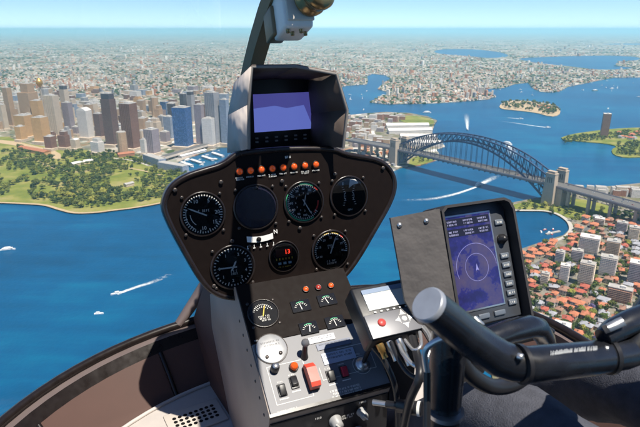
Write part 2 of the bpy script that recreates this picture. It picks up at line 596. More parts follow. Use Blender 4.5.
# ------------------------------------------------------------------ trees
TRUNK = mat('bark', (0.09, 0.065, 0.045), 0.9, var=0.3, scale=2)
L_DARK = leaf_mat('leaf_dark', (0.025, 0.042, 0.010), (0.085, 0.11, 0.02))
L_MID = leaf_mat('leaf_mid', (0.05, 0.07, 0.012), (0.18, 0.19, 0.03))
L_LIGHT = leaf_mat('leaf_light', (0.11, 0.125, 0.018), (0.30, 0.28, 0.05))
L_PURPLE = leaf_mat('leaf_purple', (0.13, 0.10, 0.22), (0.34, 0.28, 0.46))
def crown_mesh(seed, rx, h0, h1, nl=260, leaf=1.5):
    r = random.Random(seed)
    b = MB()
    lobes = []
    for k in range(r.randint(6, 9)):
        a = r.random() * 6.28
        d = rx * r.uniform(0.15, 0.62)
        lobes.append((Vector((d * math.cos(a), d * math.sin(a), h0 + (h1 - h0) * r.uniform(0.3, 0.75))), rx * r.uniform(0.32, 0.5), (h1 - h0) * r.uniform(0.2, 0.32)))
    for k in range(nl):
        c, rr, hh = r.choice(lobes)
        v = Vector((r.gauss(0, 1), r.gauss(0, 1), r.gauss(0, 1))).normalized()
        q = r.uniform(0.75, 1.05)
        p = c + Vector((v.x * rr * q, v.y * rr * q, v.z * hh * q))
        n = (v + Vector((r.uniform(-.5, .5), r.uniform(-.5, .5), r.uniform(0, .7)))).normalized()
        a = n.orthogonal().normalized()
        a = Matrix.Rotation(r.random() * 6.28, 3, n) @ a
        c2 = n.cross(a)
        s = leaf * r.uniform(0.6, 1.3)
        b.add([p - a * s - c2 * s * .6, p + a * s - c2 * s * .7 + n * .2 * s, p + a * s * .8 + c2 * s * .7, p - a * s * .7 + c2 * s * .6 - n * .2 * s], [(0, 1, 2, 3)])
    return b.mesh('crown')
def trunk_mesh(seed, h, r0):
    r = random.Random(seed)
    b = MB()
    b.tube([(0, 0, -0.3), (r.uniform(-.2, .2), r.uniform(-.2, .2), h * .5), (r.uniform(-.4, .4), r.uniform(-.4, .4), h)], [r0, r0 * .7, r0 * .5], 7)
    for k in range(4):
        a = k * 1.57 + r.random()
        b.tube([(0, 0, h * .7), (math.cos(a) * h * .3, math.sin(a) * h * .3, h * 1.15), (math.cos(a) * h * .55, math.sin(a) * h * .55, h * 1.5)], [r0 * .45, r0 * .3, r0 * .1], 5)
    return b.mesh('trunk')
TREES = []
for k in range(8):
    rx = 6.5 + (k % 4) * 0.7
    TREES.append((crown_mesh(k, rx, 3.0, 12.0 + k % 3, 300, 1.15), trunk_mesh(k + 50, 4.5, 0.45)))
CROWNS = {}
def crown_with(k, m):
    key = (k, m.name)
    if key not in CROWNS:
        me = TREES[k][0].copy()
        me.materials.clear()
        me.materials.append(m)
        CROWNS[key] = me
    return CROWNS[key]
for _, t in TREES:
    t.materials.append(TRUNK)
TREE_WORD = {'leaf_dark': 'dark green', 'leaf_mid': 'mid green', 'leaf_light': 'yellow green', 'leaf_purple': 'purple flowering'}
QUOTA = {'trees in the waterside gardens': 120, 'trees between the houses above the cove': 75, 'trees in the park at the near foot of the bridge': 16}
SOLO, MASS = {}, []
def tree(p, s, m, where, group, z=3.0, name='tree'):
    SOLO[group] = SOLO.get(group, 0) + 1
    if SOLO[group] > QUOTA.get(group, 10):
        MASS.append((p, s))
        return
    where = ('large ' if s > 1.08 else 'small ' if s < .72 else '') + where if False else where
    size = 'broad tall' if s > 1.08 else 'small' if s < .72 else 'rounded'
    k = rnd.randrange(8)
    t = thing(name, (p.x, p.y, z), rnd.random() * 6.28, f"{size} {TREE_WORD[m.name]} tree {where}", 'tree', group)
    t.scale = (s, s, s * rnd.uniform(0.85, 1.15))
    link('crown', crown_with(k, m), None, t)
    link('trunk', TREES[k][1], None, t)
    return t
def pick_leaf(x, y):
    q = rnd.random() + noise.noise(Vector((x * .004, y * .004, 3.1))) * .7
    return L_DARK if q < 0.35 else L_MID if q < 0.8 else L_LIGHT

garden_spots = []
tries = 0
while len(garden_spots) < 900 and tries < 14000:
    tries += 1
    x, y = rnd.uniform(-12, 198), rnd.uniform(146, 211)
    if not inside((x, y), GARDEN) or inside((x, y - 0.0), [(18, 140), (45, 145), (62, 152), (62, 160), (45, 157), (20, 147)]):
        continue
    p = G(x, y, 3)
    d = noise.noise(Vector((p.x * .008, p.y * .008, 1.7))) + 0.5 * noise.noise(Vector((p.x * .025, p.y * .025, 4.7)))
    edge = inside((x, y + 4), GARDEN)
    if d < -0.2 or not edge:
        continue
    s = rnd.uniform(0.65, 1.35)
    if any((p - q).length < 6.5 * (s + s2) * .5 for q, s2 in garden_spots):
        continue
    garden_spots.append((p, s))
garden_spots.sort(key=lambda t: t[0].y / t[1])
for p, s in garden_spots[:120]:
    w_ = 'along the sea wall of the waterside gardens' if not inside((320 + p.x / (p.y * CP + (H - 3) * SP) * F, 213.5 - (p.y * SP - (H - 3) * CP) / (p.y * CP + (H - 3) * SP) * F + 9), GARDEN) else 'on the lawns of the waterside gardens below the city'
    tree(p, s, pick_leaf(p.x, p.y), w_, 'trees in the waterside gardens')
def tree_mass(name, spots, label):
    b = MB()
    for p, s in spots:
        k = rnd.randrange(8)
        me = TREES[k][0]
        M = Matrix.Translation((p.x, p.y, 3.0)) @ Matrix.Rotation(rnd.random() * 6.28, 4, 'Z') @ Matrix.Scale(s, 4)
        q = rnd.uniform(0.6, 1.35)
        tn = rnd.choice([(0.07, 0.10, 0.018), (0.045, 0.07, 0.016), (0.13, 0.145, 0.025), (0.09, 0.11, 0.022)])
        b.add([v.co for v in me.vertices], [tuple(f.vertices) for f in list(me.polygons)[::2]], False, None, tuple(c * q for c in tn), M)
    return link(name, b.mesh(name), vcol_mat('mass_leaves'), kind='stuff', label=label, cat='trees')
tree_mass('distant_garden_trees', garden_spots[120:], 'mass of smaller trees at the back of the waterside gardens')

# ------------------------------------------------------------------ city towers
ROOFM = mat('flat_roof', (0.36, 0.34, 0.31), 0.9, var=0.3, scale=0.1)
PLANT = mat('plant_room', (0.5, 0.48, 0.45), 0.8, var=0.2, scale=0.1)
FAC = {  # wall colours; tans, oranges and browns also carry the warm glow over the city
 'brown': facade('facade_brown', (0.24, 0.125, 0.085), (0.05, 0.03, 0.03), 3.0, 3.6, 0.5, 0.6),
 'umber': facade('facade_umber', (0.16, 0.09, 0.075), (0.05, 0.035, 0.035), 1.8, 3.6, 0.45, 0.7),
 'tan': facade('facade_tan', (0.46, 0.31, 0.19), (0.13, 0.09, 0.07), 3.0, 3.5, 0.5, 0.5),
 'orange': facade('facade_orange', (0.56, 0.34, 0.15), (0.2, 0.12, 0.07), 3.4, 3.5, 0.45, 0.45),
 'cream': facade('facade_cream', (0.6, 0.49, 0.37), (0.14, 0.11, 0.10), 3.2, 3.4, 0.55, 0.45),
 'white': facade('facade_white', (0.68, 0.63, 0.57), (0.16, 0.16, 0.18), 3.2, 3.4, 0.6, 0.42),
 'grey': facade('facade_grey', (0.36, 0.34, 0.34), (0.09, 0.10, 0.12), 2.6, 3.5, 0.6, 0.5),
 'mauve': facade('facade_mauve', (0.32, 0.26, 0.27), (0.10, 0.09, 0.11), 2.4, 3.5, 0.5, 0.6),
 'dark': facade('facade_dark', (0.10, 0.085, 0.09), (0.03, 0.03, 0.045), 1.8, 3.6, 0.75, 0.7),
 'blue': facade('facade_blue', (0.07, 0.12, 0.22), (0.02, 0.07, 0.20), 1.9, 3.7, 0.85, 0.82, 0.08),
 'bluegrey': facade('facade_bluegrey', (0.33, 0.36, 0.42), (0.07, 0.11, 0.18), 2.2, 3.6, 0.75, 0.6, 0.1),
 'brick': facade('facade_brick', (0.36, 0.16, 0.09), (0.08, 0.06, 0.06), 3.4, 3.1, 0.5, 0.45),
}
CITY_RZ = R(-20)
def tower(name, cx, by, ty, wpx, style, label, shape='slab', dr=0.8, rz=None, group=None, top='plant'):
    p = G(cx, by, 3.0)
    depth = p.y * CP + (H - 3) * SP
    rz = CITY_RZ + rnd.uniform(-.12, .12) if rz is None else rz
    wtot = wpx * depth / F
    a = abs(rz)
    w = wtot / (math.cos(a) + dr * math.sin(a))
    d = w * dr
    h = max(12, height_at(p, ty) - 3.0)
    pos = p + Vector((0, d * .5, 0))
    t = thing(name, (pos.x, pos.y, 3.0), rz, label, 'building', group)
    m = FAC[style]
    def part(nm, b, mm):
        return link(nm, b.mesh(nm), mm, t)
    if shape == 'slab':
        part('wall', MB().box((0, 0, h * .5), (w, d, h)), m)
        rf = part('roof', MB().box((0, 0, h + .6), (w * .97, d * .97, 1.2)), ROOFM)
    elif shape == 'crown':
        h2 = h * 0.9
        part('wall', MB().box((0, 0, h2 * .5), (w, d, h2)), m)
        part('crown_storeys', MB().box((0, 0, h2 + h * .05), (w * .86, d * .86, h * .1)), FAC['dark'])
        rf = part('roof', MB().box((0, 0, h + .6), (w * .8, d * .8, 1.2)), ROOFM)
    elif shape == 'fins':
        part('wall', MB().box((0, 0, h * .5), (w, d, h)), m)
        n = max(4, int(w / 7))
        for i in range(n + 1):
            for sgn in (-1, 1):
                link('fin', MB().box((-w / 2 + w * i / n, sgn * (d / 2 + .5), h * .5), (1.4, 1.0, h)).mesh('fin'), m, t)
        rf = part('roof', MB().box((0, 0, h + .6), (w * .97, d * .97, 1.2)), ROOFM)
    elif shape == 'octagon':
        pts = [(w * .5 * math.cos(2 * math.pi * k / 12), w * .5 * math.sin(2 * math.pi * k / 12)) for k in range(12)]
        part('wall', MB().prism(pts, 0, h), m)
        rf = part('roof', MB().prism([(x * .9, y * .9) for x, y in pts], h, h + 2.5), ROOFM)
    elif shape == 'step':
        part('wall', MB().box((0, 0, h * .4), (w, d, h * .8)), m)
        part('upper_wall', MB().box((w * .08, 0, h * .9), (w * .66, d * .7, h * .2)), m)
        rf = part('roof', MB().box((w * .08, 0, h + .6), (w * .6, d * .6, 1.2)), ROOFM)
    elif shape == 'wedge':
        part('wall', MB().box((0, 0, h * .46), (w, d, h * .92)), m)
        z0, z1 = h * .92, h
        b = MB()
        n = 8
        prof = [(-w / 2, z0)] + [(-w / 2 + w * i / n, z0 + (z1 - z0) * math.sin(math.pi * (0.5 + 0.5 * (1 - i / n)) * 1.0) ** 0.8 if i < n else z0) for i in range(n + 1)]
        prof = [(-w / 2, z0)] + [(-w / 2 + w * i / n, z0 + (z1 - z0) * math.sin(math.pi * i / n)) for i in range(1, n)] + [(w / 2, z0)]
        k = len(prof)
        b.add([(x, -d / 2, z) for x, z in prof] + [(x, d / 2, z) for x, z in prof], [tuple(range(k)), tuple(range(2 * k - 1, k - 1, -1))] + [(i, k + i, k + i + 1, i + 1) for i in range(k - 1)])
        rf = part('roof', b, mat('white_roof', (0.72, 0.68, 0.62), 0.6))
    if top == 'plant' and shape in ('slab', 'fins', 'crown'):
        b = MB().box((w * .05, 0, h + 3), (w * .45, d * .45, 4.2))
        link('plant_room', b.mesh('plant_room'), PLANT, rf)
    if top == 'mast':
        b = MB().tube([(0, 0, h + 1), (0, 0, h + 22)], [.7, .2], 6)
        link('mast', b.mesh('mast'), PLANT, rf)
    if h > 35 and shape != 'octagon':
        part('podium', MB().box((0, -d * .1, 5), (w * 1.25, d * 1.3, 10)), FAC['cream'])
    return t

TW = [
 # cx, base y, top y, width, style, shape, label
 (112, 147, 94, 14.5, 'umber', 'crown', 'tall dark brown office tower with set-back crown above the gardens'),
 (131, 151, 104, 17, 'brown', 'fins', 'ribbed red-brown office tower beside the darker crowned tower'),
 (122, 155, 133, 13, 'tan', 'octagon', 'short rounded tan tower in front of the ribbed red-brown tower'),
 (55.5, 138, 96, 13, 'cream', 'fins', 'pale ribbed tower standing right behind the brown mid-rise blocks'),
 (70, 136, 103, 10, 'mauve', 'slab', 'narrow mauve grey tower beside the pale ribbed tower'),
 (86, 140, 108, 15, 'white', 'wedge', 'off-white tower with curved white roof among the city towers'),
 (100, 139, 114, 10, 'umber', 'slab', 'short dark tower wedged next to the crowned brown tower'),
 (24, 139, 116, 18, 'orange', 'slab', 'squat orange office slab above the garden forecourt'),
 (41, 144, 118, 15, 'orange', 'slab', 'tan orange tower next to the squat orange slab'),
 (12, 128, 88, 9, 'tan', 'slab', 'slim tan tower with flat top at the edge of the city'),
 (30, 128, 84, 18, 'tan', 'step', 'broad stepped tan tower rising behind the orange slabs'),
 (39, 129, 101, 11, 'orange', 'slab', 'warm tan tower right in front of the needle tower'),
 (67, 122, 86, 9, 'cream', 'crown', 'slim cream tower with dark crown behind the mauve tower'),
 (50, 151, 137, 11, 'brown', 'slab', 'low brown block facing the gardens beside the red-brown block'),
 (64, 150, 132, 12, 'brown', 'step', 'stepped red-brown block facing the gardens'),
 (75, 151, 139, 9, 'cream', 'wedge', 'small cream hall with rounded white roof beside the gardens'),
 (97, 155, 139, 14, 'white', 'step', 'low white stepped block facing the gardens'),
 (4, 131, 105, 9, 'cream', 'slab', 'plain cream tower beside the slim tan tower'),
 (155, 118, 98, 10, 'tan', 'octagon', 'round tan tower standing far back among low city roofs'),
 (152, 156, 130, 15, 'mauve', 'fins', 'grey brown ribbed office slab near the quay railway'),
 (144.5, 156, 140, 8, 'white', 'slab', 'white block leaning against the grey brown ribbed slab'),
 (169.5, 141, 117, 11, 'bluegrey', 'slab', 'pale blue glass tower left of the deep blue tower'),
 (173, 133, 104, 8, 'dark', 'slab', 'near-black tower behind the deep blue tower'),
 (183, 149, 108, 19, 'blue', 'slab', 'deep blue glass tower above the quay'),
 (165, 117, 102, 9, 'blue', 'slab', 'small dark blue tower far back among low roofs'),
 (184, 118, 94, 7, 'dark', 'slab', 'slim dark tower far behind the deep blue tower'),
 (192, 124, 92, 8, 'grey', 'crown', 'slim grey tower with dark crown beyond the blue tower'),
 (201, 147, 105, 10, 'mauve', 'slab', 'dark grey tower right beside the deep blue tower'),
 (214, 146, 93, 15, 'grey', 'fins', 'tall light grey ribbed tower above the quay'),
 (209, 148, 119, 13, 'white', 'slab', 'white slab tower in front of the light grey ribbed tower'),
 (155, 135, 119, 12, 'cream', 'step', 'stepped cream tower behind the grey brown slab'),
 (226, 146, 100, 10, 'bluegrey', 'slab', 'blue grey glass tower at the quay end'),
 (90, 128, 105, 9, 'tan', 'slab', 'tan tower peeping out behind the curved white roof'),
 (142, 128, 112, 9, 'cream', 'slab', 'cream slab behind the ribbed red-brown tower'),
]
for cx, by, ty, w, st, sh, lab in TW:
    tower('office_tower', cx, by, ty, w * 0.92, st, lab, sh, rnd.uniform(.7, .95))
# the needle tower with its gold turret
p = G(46.5, 126, 3)
hh = height_at(p, 70) - 3
hs = height_at(p, 84) - 3
t = thing('observation_tower', (p.x, p.y, 3), 0, 'slender observation tower with gold drum turret and spire over the city', 'tower')
GOLD = mat('gold_turret', (0.62, 0.36, 0.10), 0.35, 0.6)
link('shaft', MB().tube([(0, 0, 0), (0, 0, hs)], [4.2, 3.6], 12).mesh('shaft'), mat('shaft_grey', (0.42, 0.36, 0.3), .7), t)
b = MB().lathe([(3.6, hs - 14), (10, hs - 4), (13.5, hs), (14.5, hs + 8), (13, hs + 15), (10, hs + 17), (7, hs + 24), (3, hs + 26), (0.1, hs + 26.5)], 20)
tu = link('turret', b.mesh('turret'), GOLD, t)
link('spire', MB().tube([(0, 0, hs + 25), (0, 0, hh)], [1.8, .4], 8).mesh('spire'), mat('shaft_grey', (0.42, 0.36, 0.3), .7), t)
for k in range(10):
    a = k * .628
    link('stay_cable', MB().tube([(4 * math.cos(a), 4 * math.sin(a), hs * .3), (11 * math.cos(a), 11 * math.sin(a), hs - 3)], .35, 4).mesh('stay_cable'), mat('shaft_grey', (0.42, 0.36, 0.3), .7), t)

WORD = {'brown': 'red-brown', 'umber': 'dark brown', 'tan': 'tan', 'orange': 'orange sandstone', 'cream': 'cream', 'white': 'white', 'grey': 'grey', 'mauve': 'mauve grey', 'dark': 'near-black', 'blue': 'deep blue', 'bluegrey': 'blue grey', 'brick': 'red brick'}
n = 0
for k in range(1500):
    if n >= 190:
        break
    y = rnd.uniform(92, 150)
    x = rnd.uniform(-12, 226)
    lim = 143 - 0 * x if x < 140 else 152
    if y > lim or (x > 195 and y > 146) or (y > 134 and x < 20):
        continue
    st = rnd.choice(['tan', 'cream', 'cream', 'white', 'brown', 'mauve', 'grey', 'bluegrey', 'orange', 'tan'])
    hp = rnd.uniform(6, 17) if y > 112 else rnd.uniform(3, 8)
    shp = rnd.choice(['slab', 'slab', 'step'])
    where = 'crowded among the city towers' if y > 112 else 'on the low ground behind the city towers'
    tower('city_block', x, y, y - hp, rnd.uniform(6, 11), st, f"{'tall' if hp > 12 else 'low' if hp < 6 else 'mid-height'} {'stepped' if shp == 'step' else 'flat roofed'} {WORD[st]} block {where}", shp, rnd.uniform(.7, 1.3), group=f'mid-rise blocks {where}', top='plant' if y > 120 else None)
    n += 1

# quay: railway viaduct, low blue apartment range, sheds
def long_block(name, a, c, z0, h, wid, m, label, cat='building', roofm=None, gable=False, group=None):
    pa, pc = G(*a, 3), G(*c, 3)
    d = pc - pa
    L = d.length
    t = thing(name, ((pa.x + pc.x) / 2, (pa.y + pc.y) / 2, 3.0), math.atan2(d.y, d.x), label, cat, group)
    link('wall', MB().box((0, 0, z0 + h / 2), (L, wid, h)).mesh('wall'), m, t)
    if gable:
        b = MB()
        r = wid * .22
        z = z0 + h
        e = 1.0
        vs_ = [(-L / 2 - e, -wid / 2 - e, z), (L / 2 + e, -wid / 2 - e, z), (L / 2 + e, wid / 2 + e, z), (-L / 2 - e, wid / 2 + e, z), (-L / 2 - e, 0, z + r), (L / 2 + e, 0, z + r)]
        b.add(vs_, [(0, 1, 5, 4), (2, 3, 4, 5), (0, 4, 3), (1, 2, 5), (0, 3, 2, 1)])
        link('roof', b.mesh('roof'), roofm or ROOFM, t)
    else:
        link('roof', MB().box((0, 0, z0 + h + .5), (L * .985, wid * .96, 1.0)).mesh('roof'), roofm or ROOFM, t)
    return t, L
WHITE_ROOF = mat('white_roof', (0.72, 0.68, 0.62), 0.6)
RUST_ROOF = mat('rust_roof', (0.36, 0.14, 0.07), 0.8, var=.3, scale=.1)
t, L = long_block('railway_viaduct', (163, 161), (236, 139), 8, 7, 24, mat('viaduct_cream', (0.56, 0.48, 0.4), .8, var=.15, scale=.1), 'long cream elevated railway and road deck along the quay', 'viaduct', m_asph)
for k in range(12):
    link('pier', MB().box((-L / 2 + L * (k + .5) / 12, 0, 4), (4, 14, 8)).mesh('pier'), m_conc, t)
long_block('apartment_range', (161, 168), (186, 172.5), 0, 21, 26, FAC['bluegrey'], 'long low blue grey apartment range on the quay promenade')
long_block('apartment_range', (147, 162), (163, 167.5), 0, 27, 26, FAC['bluegrey'], 'blue grey apartment block at the garden end of the quay promenade')
long_block('ferry_wharf', (180, 158), (205, 151.5), 0, 7, 16, FAC['white'], 'low white ferry wharf hall in front of the quay viaduct', roofm=WHITE_ROOF, gable=True)
for k, (x, y) in enumerate([(182, 163), (192, 160.5), (203, 157), (213, 153.5)]):
    long_block('ferry_pier', (x, y), (x + 10, y + 3.2), -2.2, 6, 11, FAC['white'], 'white roofed ferry pier reaching into the quay basin', 'pier', WHITE_ROOF, True, 'ferry piers in the quay basin')
long_block('garden_house', (72, 166), (92, 162), 0, 8, 18, FAC['cream'], 'long cream garden building with pale roof among the trees', roofm=WHITE_ROOF, gable=True)
long_block('garden_house', (125, 187), (133, 185), 0, 8, 14, FAC['cream'], 'small grey roofed house on the lawn near the sea wall', gable=True)
long_block('sandstone_hall', (22, 150), (48, 155), 0, 12, 26, FAC['orange'], 'long sandstone hall with rust roof on the garden forecourt', roofm=RUST_ROOF, gable=True)
long_block('sandstone_hall', (118, 157), (134, 155), 0, 10, 22, FAC['brick'], 'low red roofed hall below the rounded tan tower', roofm=RUST_ROOF, gable=True)

# wharves beyond the bridge
W0 = [((386, 128), (428, 127.5)), ((388, 133.5), (431, 132.5)), ((400, 139), (436, 139)), ((408, 145), (442, 146))]
for k, (a, c) in enumerate(W0):
    long_block('wharf_shed', a, c, 0, 14, 34, FAC['white'], ['long white wharf shed nearest the grassy headland', 'second long white wharf shed from the grassy headland', 'third long white wharf shed from the grassy headland', 'long white wharf shed nearest the bridge pylons'][k], 'shed', WHITE_ROOF, True)
path_s('curved_wharf_road', [(400, 147), (384, 142), (373, 133), (378, 126), (392, 122)], 14, mat('pale_road', (0.6, 0.56, 0.5), .8), 3.3)
for k in range(95):
    x, y = rnd.uniform(346, 405), rnd.uniform(117, 150)
    if y < 117 + (400 - x) * 0.02 or (x > 383 and y > 123 and y < 141) or (x > 388 and y > 141):
        continue
    brk = rnd.random()
    st = 'brick' if brk < .45 else rnd.choice(['cream', 'tan', 'mauve', 'white'])
    tower('old_town_block', x, y, y - rnd.uniform(2.5, 6), rnd.uniform(5, 11), st, f'{WORD[st]} low block near the curved wharf road', 'slab', rnd.uniform(.5, 1.2), group='low blocks near the curved wharf road', top=None)
for k in range(26):
    x, y = rnd.uniform(348, 398), rnd.uniform(115, 123)
    p = G(x, y, 3)
    tree(p, rnd.uniform(.8, 1.3), L_MID, 'behind the wharf sheds', 'trees behind the wharf sheds')
for k in range(10):
    p = G(rnd.uniform(409, 434), rnd.uniform(157, 163), 3)
    tree(p, rnd.uniform(.6, 1.0), L_MID, 'on the point under the far end of the bridge', 'trees under the far end of the bridge')

# ------------------------------------------------------------------ the arch bridge
BA = Vector((265.6, 1685.6, 0))
BAZ = -0.8998
bridge = thing('arch_bridge', (BA.x, BA.y, 0), BAZ, 'grey blue steel arch bridge with stone pylons crossing the harbour', 'bridge')
STEEL = mat('bridge_steel', (0.045, 0.065, 0.13), 0.6, 0.0, var=.15, scale=.05)
STONE = mat('granite', (0.42, 0.34, 0.26), 0.85, var=.2, scale=.12)
SPAN = 503.0
N = 28
def z_low(s):
    u = (s - SPAN / 2) / (SPAN / 2)
    return 10 + (116 - 10) * (1 - u * u)
def z_top(s):
    u = abs(s - SPAN / 2) / (SPAN / 2)
    return 134 - 67 * (0.72 * u ** 2 + 0.28 * u ** 4) + (0 if u < .9 else (u - .9) * 40)
DECK = 54.0
def bpart(nm, b, m=STEEL, par=bridge):
    return link(nm, b.mesh(nm), m, par)
ss = [SPAN * i / N for i in range(N + 1)]
for y in (-15, 15):
    top, low = MB(), MB()
    for i in range(N):
        top.bar((ss[i], y, z_top(ss[i])), (ss[i + 1], y, z_top(ss[i + 1])), 3.0, 3.2)
        low.bar((ss[i], y, z_low(ss[i])), (ss[i + 1], y, z_low(ss[i + 1])), 3.4, 4.2)
    bpart('upper_chord', top)
    bpart('lower_chord', low)
    for i in range(N + 1):
        bpart('truss_post', MB().bar((ss[i], y, z_low(ss[i])), (ss[i], y, z_top(ss[i])), 1.6))
        if i < N:
            a, c = (i, i + 1) if i >= N // 2 else (i + 1, i)
            bpart('truss_diagonal', MB().bar((ss[a], y, z_top(ss[a])), (ss[c], y, z_low(ss[c])), 1.5))
        if z_low(ss[i]) > DECK + 3:
            bpart('hanger', MB().bar((ss[i], y, DECK), (ss[i], y, z_low(ss[i])), .9))
        elif z_low(ss[i]) < DECK - 5 and 0 < i < N:
            bpart('deck_post', MB().bar((ss[i], y, z_low(ss[i])), (ss[i], y, DECK - 2), 1.3))
for i in range(N + 1):
    bpart('top_cross_brace', MB().bar((ss[i], -15, z_top(ss[i])), (ss[i], 15, z_top(ss[i])), 1.1))
    if i < N:
        s0, s1 = (-15, 15) if i % 2 else (15, -15)
        bpart('top_cross_brace', MB().bar((ss[i], s0, z_top(ss[i])), (ss[i + 1], s1, z_top(ss[i + 1])), .9))
    if z_low(ss[i]) > DECK + 8 or z_low(ss[i]) < DECK - 8:
        bpart('bottom_cross_brace', MB().bar((ss[i], -15, z_low(ss[i])), (ss[i], 15, z_low(ss[i])), 1.2))
def deck_z(s):
    return DECK if 0 <= s <= SPAN else DECK - (0.045 * (s - SPAN) if s > SPAN else 0.03 * (-s))
def deck_run(s0, s1, n, nm, m, y0, y1, zt, th):
    b = MB()
    for i in range(n):
        a, c = s0 + (s1 - s0) * i / n, s0 + (s1 - s0) * (i + 1) / n
        za, zc = deck_z(a) + zt, deck_z(c) + zt
        vs_ = [(a, y0, za - th), (c, y0, zc - th), (c, y1, zc - th), (a, y1, za - th), (a, y0, za), (c, y0, zc), (c, y1, zc), (a, y1, za)]
        b.add(vs_, [(0, 3, 2, 1), (4, 5, 6, 7), (0, 1, 5, 4), (2, 3, 7, 6)] + ([(3, 0, 4, 7)] if i == 0 else []) + ([(1, 2, 6, 5)] if i == n - 1 else []))
    return link(nm, b.mesh(nm), m, bridge)
DECKM = mat('deck_concrete', (0.22, 0.17, 0.16), .85, var=.15, scale=.1)
deck_run(-260, 1000, 42, 'deck', DECKM, -24, 24, 0, 4.5)
deck_run(-260, 1000, 42, 'roadway', m_asph, -18.5, 18.5, .25, .24)
for y in (-23.4, 23.4, -19.2, 19.2):
    deck_run(-260, 1000, 42, 'parapet', mat('railing', (0.32, 0.30, 0.30), .7), y - .25, y + .25, 1.9, 1.9)
for i in range(N + 1):
    bpart('cross_girder', MB().box((ss[i], 0, DECK - 6), (1.5, 46, 3)))
for s, lab in ((-14, 1), (SPAN + 14, 1)):
    for y in (-25, 25):
        zt = 89
        b = MB()
        pts = [(-13, -8.5), (13, -8.5), (13, 8.5), (-13, 8.5)]
        def ring(k, z):
            return [(s + x * k, y + yy * k, z) for x, yy in pts]
        lv = [ring(1.12, 0), ring(1.06, 40), ring(1.0, 55), ring(0.93, 82)]
        vs_ = [q for r_ in lv for q in r_]
        fs = []
        for i in range(len(lv) - 1):
            for k in range(4):
                fs.append((i * 4 + k, i * 4 + (k + 1) % 4, i * 4 + 4 + (k + 1) % 4, i * 4 + 4 + k))
        fs.append((12, 13, 14, 15))
        b.add(vs_, fs)
        py = bpart('pylon', b, STONE)
        link('pylon_cap', MB().box((s, y, 83), (25.6, 17.2, 2.4)).mesh('pylon_cap'), STONE, py)
        link('pylon_attic', MB().box((s, y, 86.8), (20, 12.5, 5.2)).mesh('pylon_attic'), STONE, py)
        for dx in (-5, 0, 5):
            for sgn in (-1, 1):
                link('pylon_slit', MB().box((s + dx, y + sgn * 8.35, 68), (1.6, .5, 14)).mesh('pylon_slit'), mat('slit_dark', (0.06, 0.055, 0.05), .9), py)
    bpart('abutment', MB().box((s + (-8 if s < 0 else 8), 0, 23.5), (40, 40, 47)), STONE)
for s in [560, 610, 660, 715, 770, 830] + [-70, -130, -190]:
    zt = deck_z(s) - 4.5
    pr = bpart('viaduct_pier', MB().box((s, -14, zt / 2), (6, 8, zt)).box((s, 14, zt / 2), (6, 8, zt)).box((s, 0, zt - 1.6), (5.6, 40, 3.1)), STONE)
for i, s in enumerate(range(534, 820, 52)):
    for y in (-16, 16):
        b = MB()
        L2 = 46
        for k in range(6):
            a = s + L2 * k / 6
            c = s + L2 * (k + 1) / 6
            b.bar((a, y, deck_z(a) - 12), (c, y, deck_z(c) - 12), 1.0)
            b.bar((a, y, deck_z(a) - (4 if k % 2 else 12)), (c, y, deck_z(c) - (12 if k % 2 else 4)), .8)
        bpart('approach_truss', b)
# vehicles crossing the deck
CARCOL = {'white': (0.7, 0.7, 0.7), 'red': (0.5, 0.04, 0.03), 'silver': (0.4, 0.41, 0.43), 'black': (0.03, 0.03, 0.035), 'blue': (0.05, 0.1, 0.3)}
CAR_ME = {}
def car_parts(c):
    if c not in CAR_ME:
        m = mat('car_' + c, CARCOL[c], .3)
        body = MB().box((0, 0, .62), (4.5, 1.85, .75), bev=.18).mesh('body')
        cab = MB().add([(-1.6, -.8, .95), (1.2, -.8, .95), (1.2, .8, .95), (-1.6, .8, .95), (-1.1, -.66, 1.5), (.5, -.66, 1.5), (.5, .66, 1.5), (-1.1, .66, 1.5)],
                       [(0, 1, 5, 4), (1, 2, 6, 5), (2, 3, 7, 6), (3, 0, 4, 7), (4, 5, 6, 7)]).mesh('cabin')
        wh = MB()
        for x in (-1.4, 1.4):
            for y in (-.85, .85):
                wh.tube([(x, y - .1, .33), (x, y + .1, .33)], .33, 8)
        body.materials.append(m)
        cab.materials.append(mat('car_glass', (0.03, 0.035, 0.045), .1))
        CAR_ME[c] = (body, cab)
    return CAR_ME[c]
def car(loc, rz, c, where, group):
    t = thing('car', loc, rz, f'{c} car {where}', 'car', group)
    a, b_ = car_parts(c)
    link('body', a, None, t)
    link('cabin', b_, None, t)
for k in range(34):
    s = rnd.uniform(-40, 800)
    lane = rnd.choice([-15, -11.5, -8, -4.5, 4.5, 8, 11.5, 15])
    q = Matrix.Rotation(BAZ, 4, 'Z') @ Vector((s, lane, 0))
    c = rnd.choice(list(CARCOL))
    car((BA.x + q.x, BA.y + q.y, deck_z(s) + .25), BAZ + (0 if lane < 0 else math.pi), c, 'driving across the arch bridge', 'cars driving across the arch bridge')

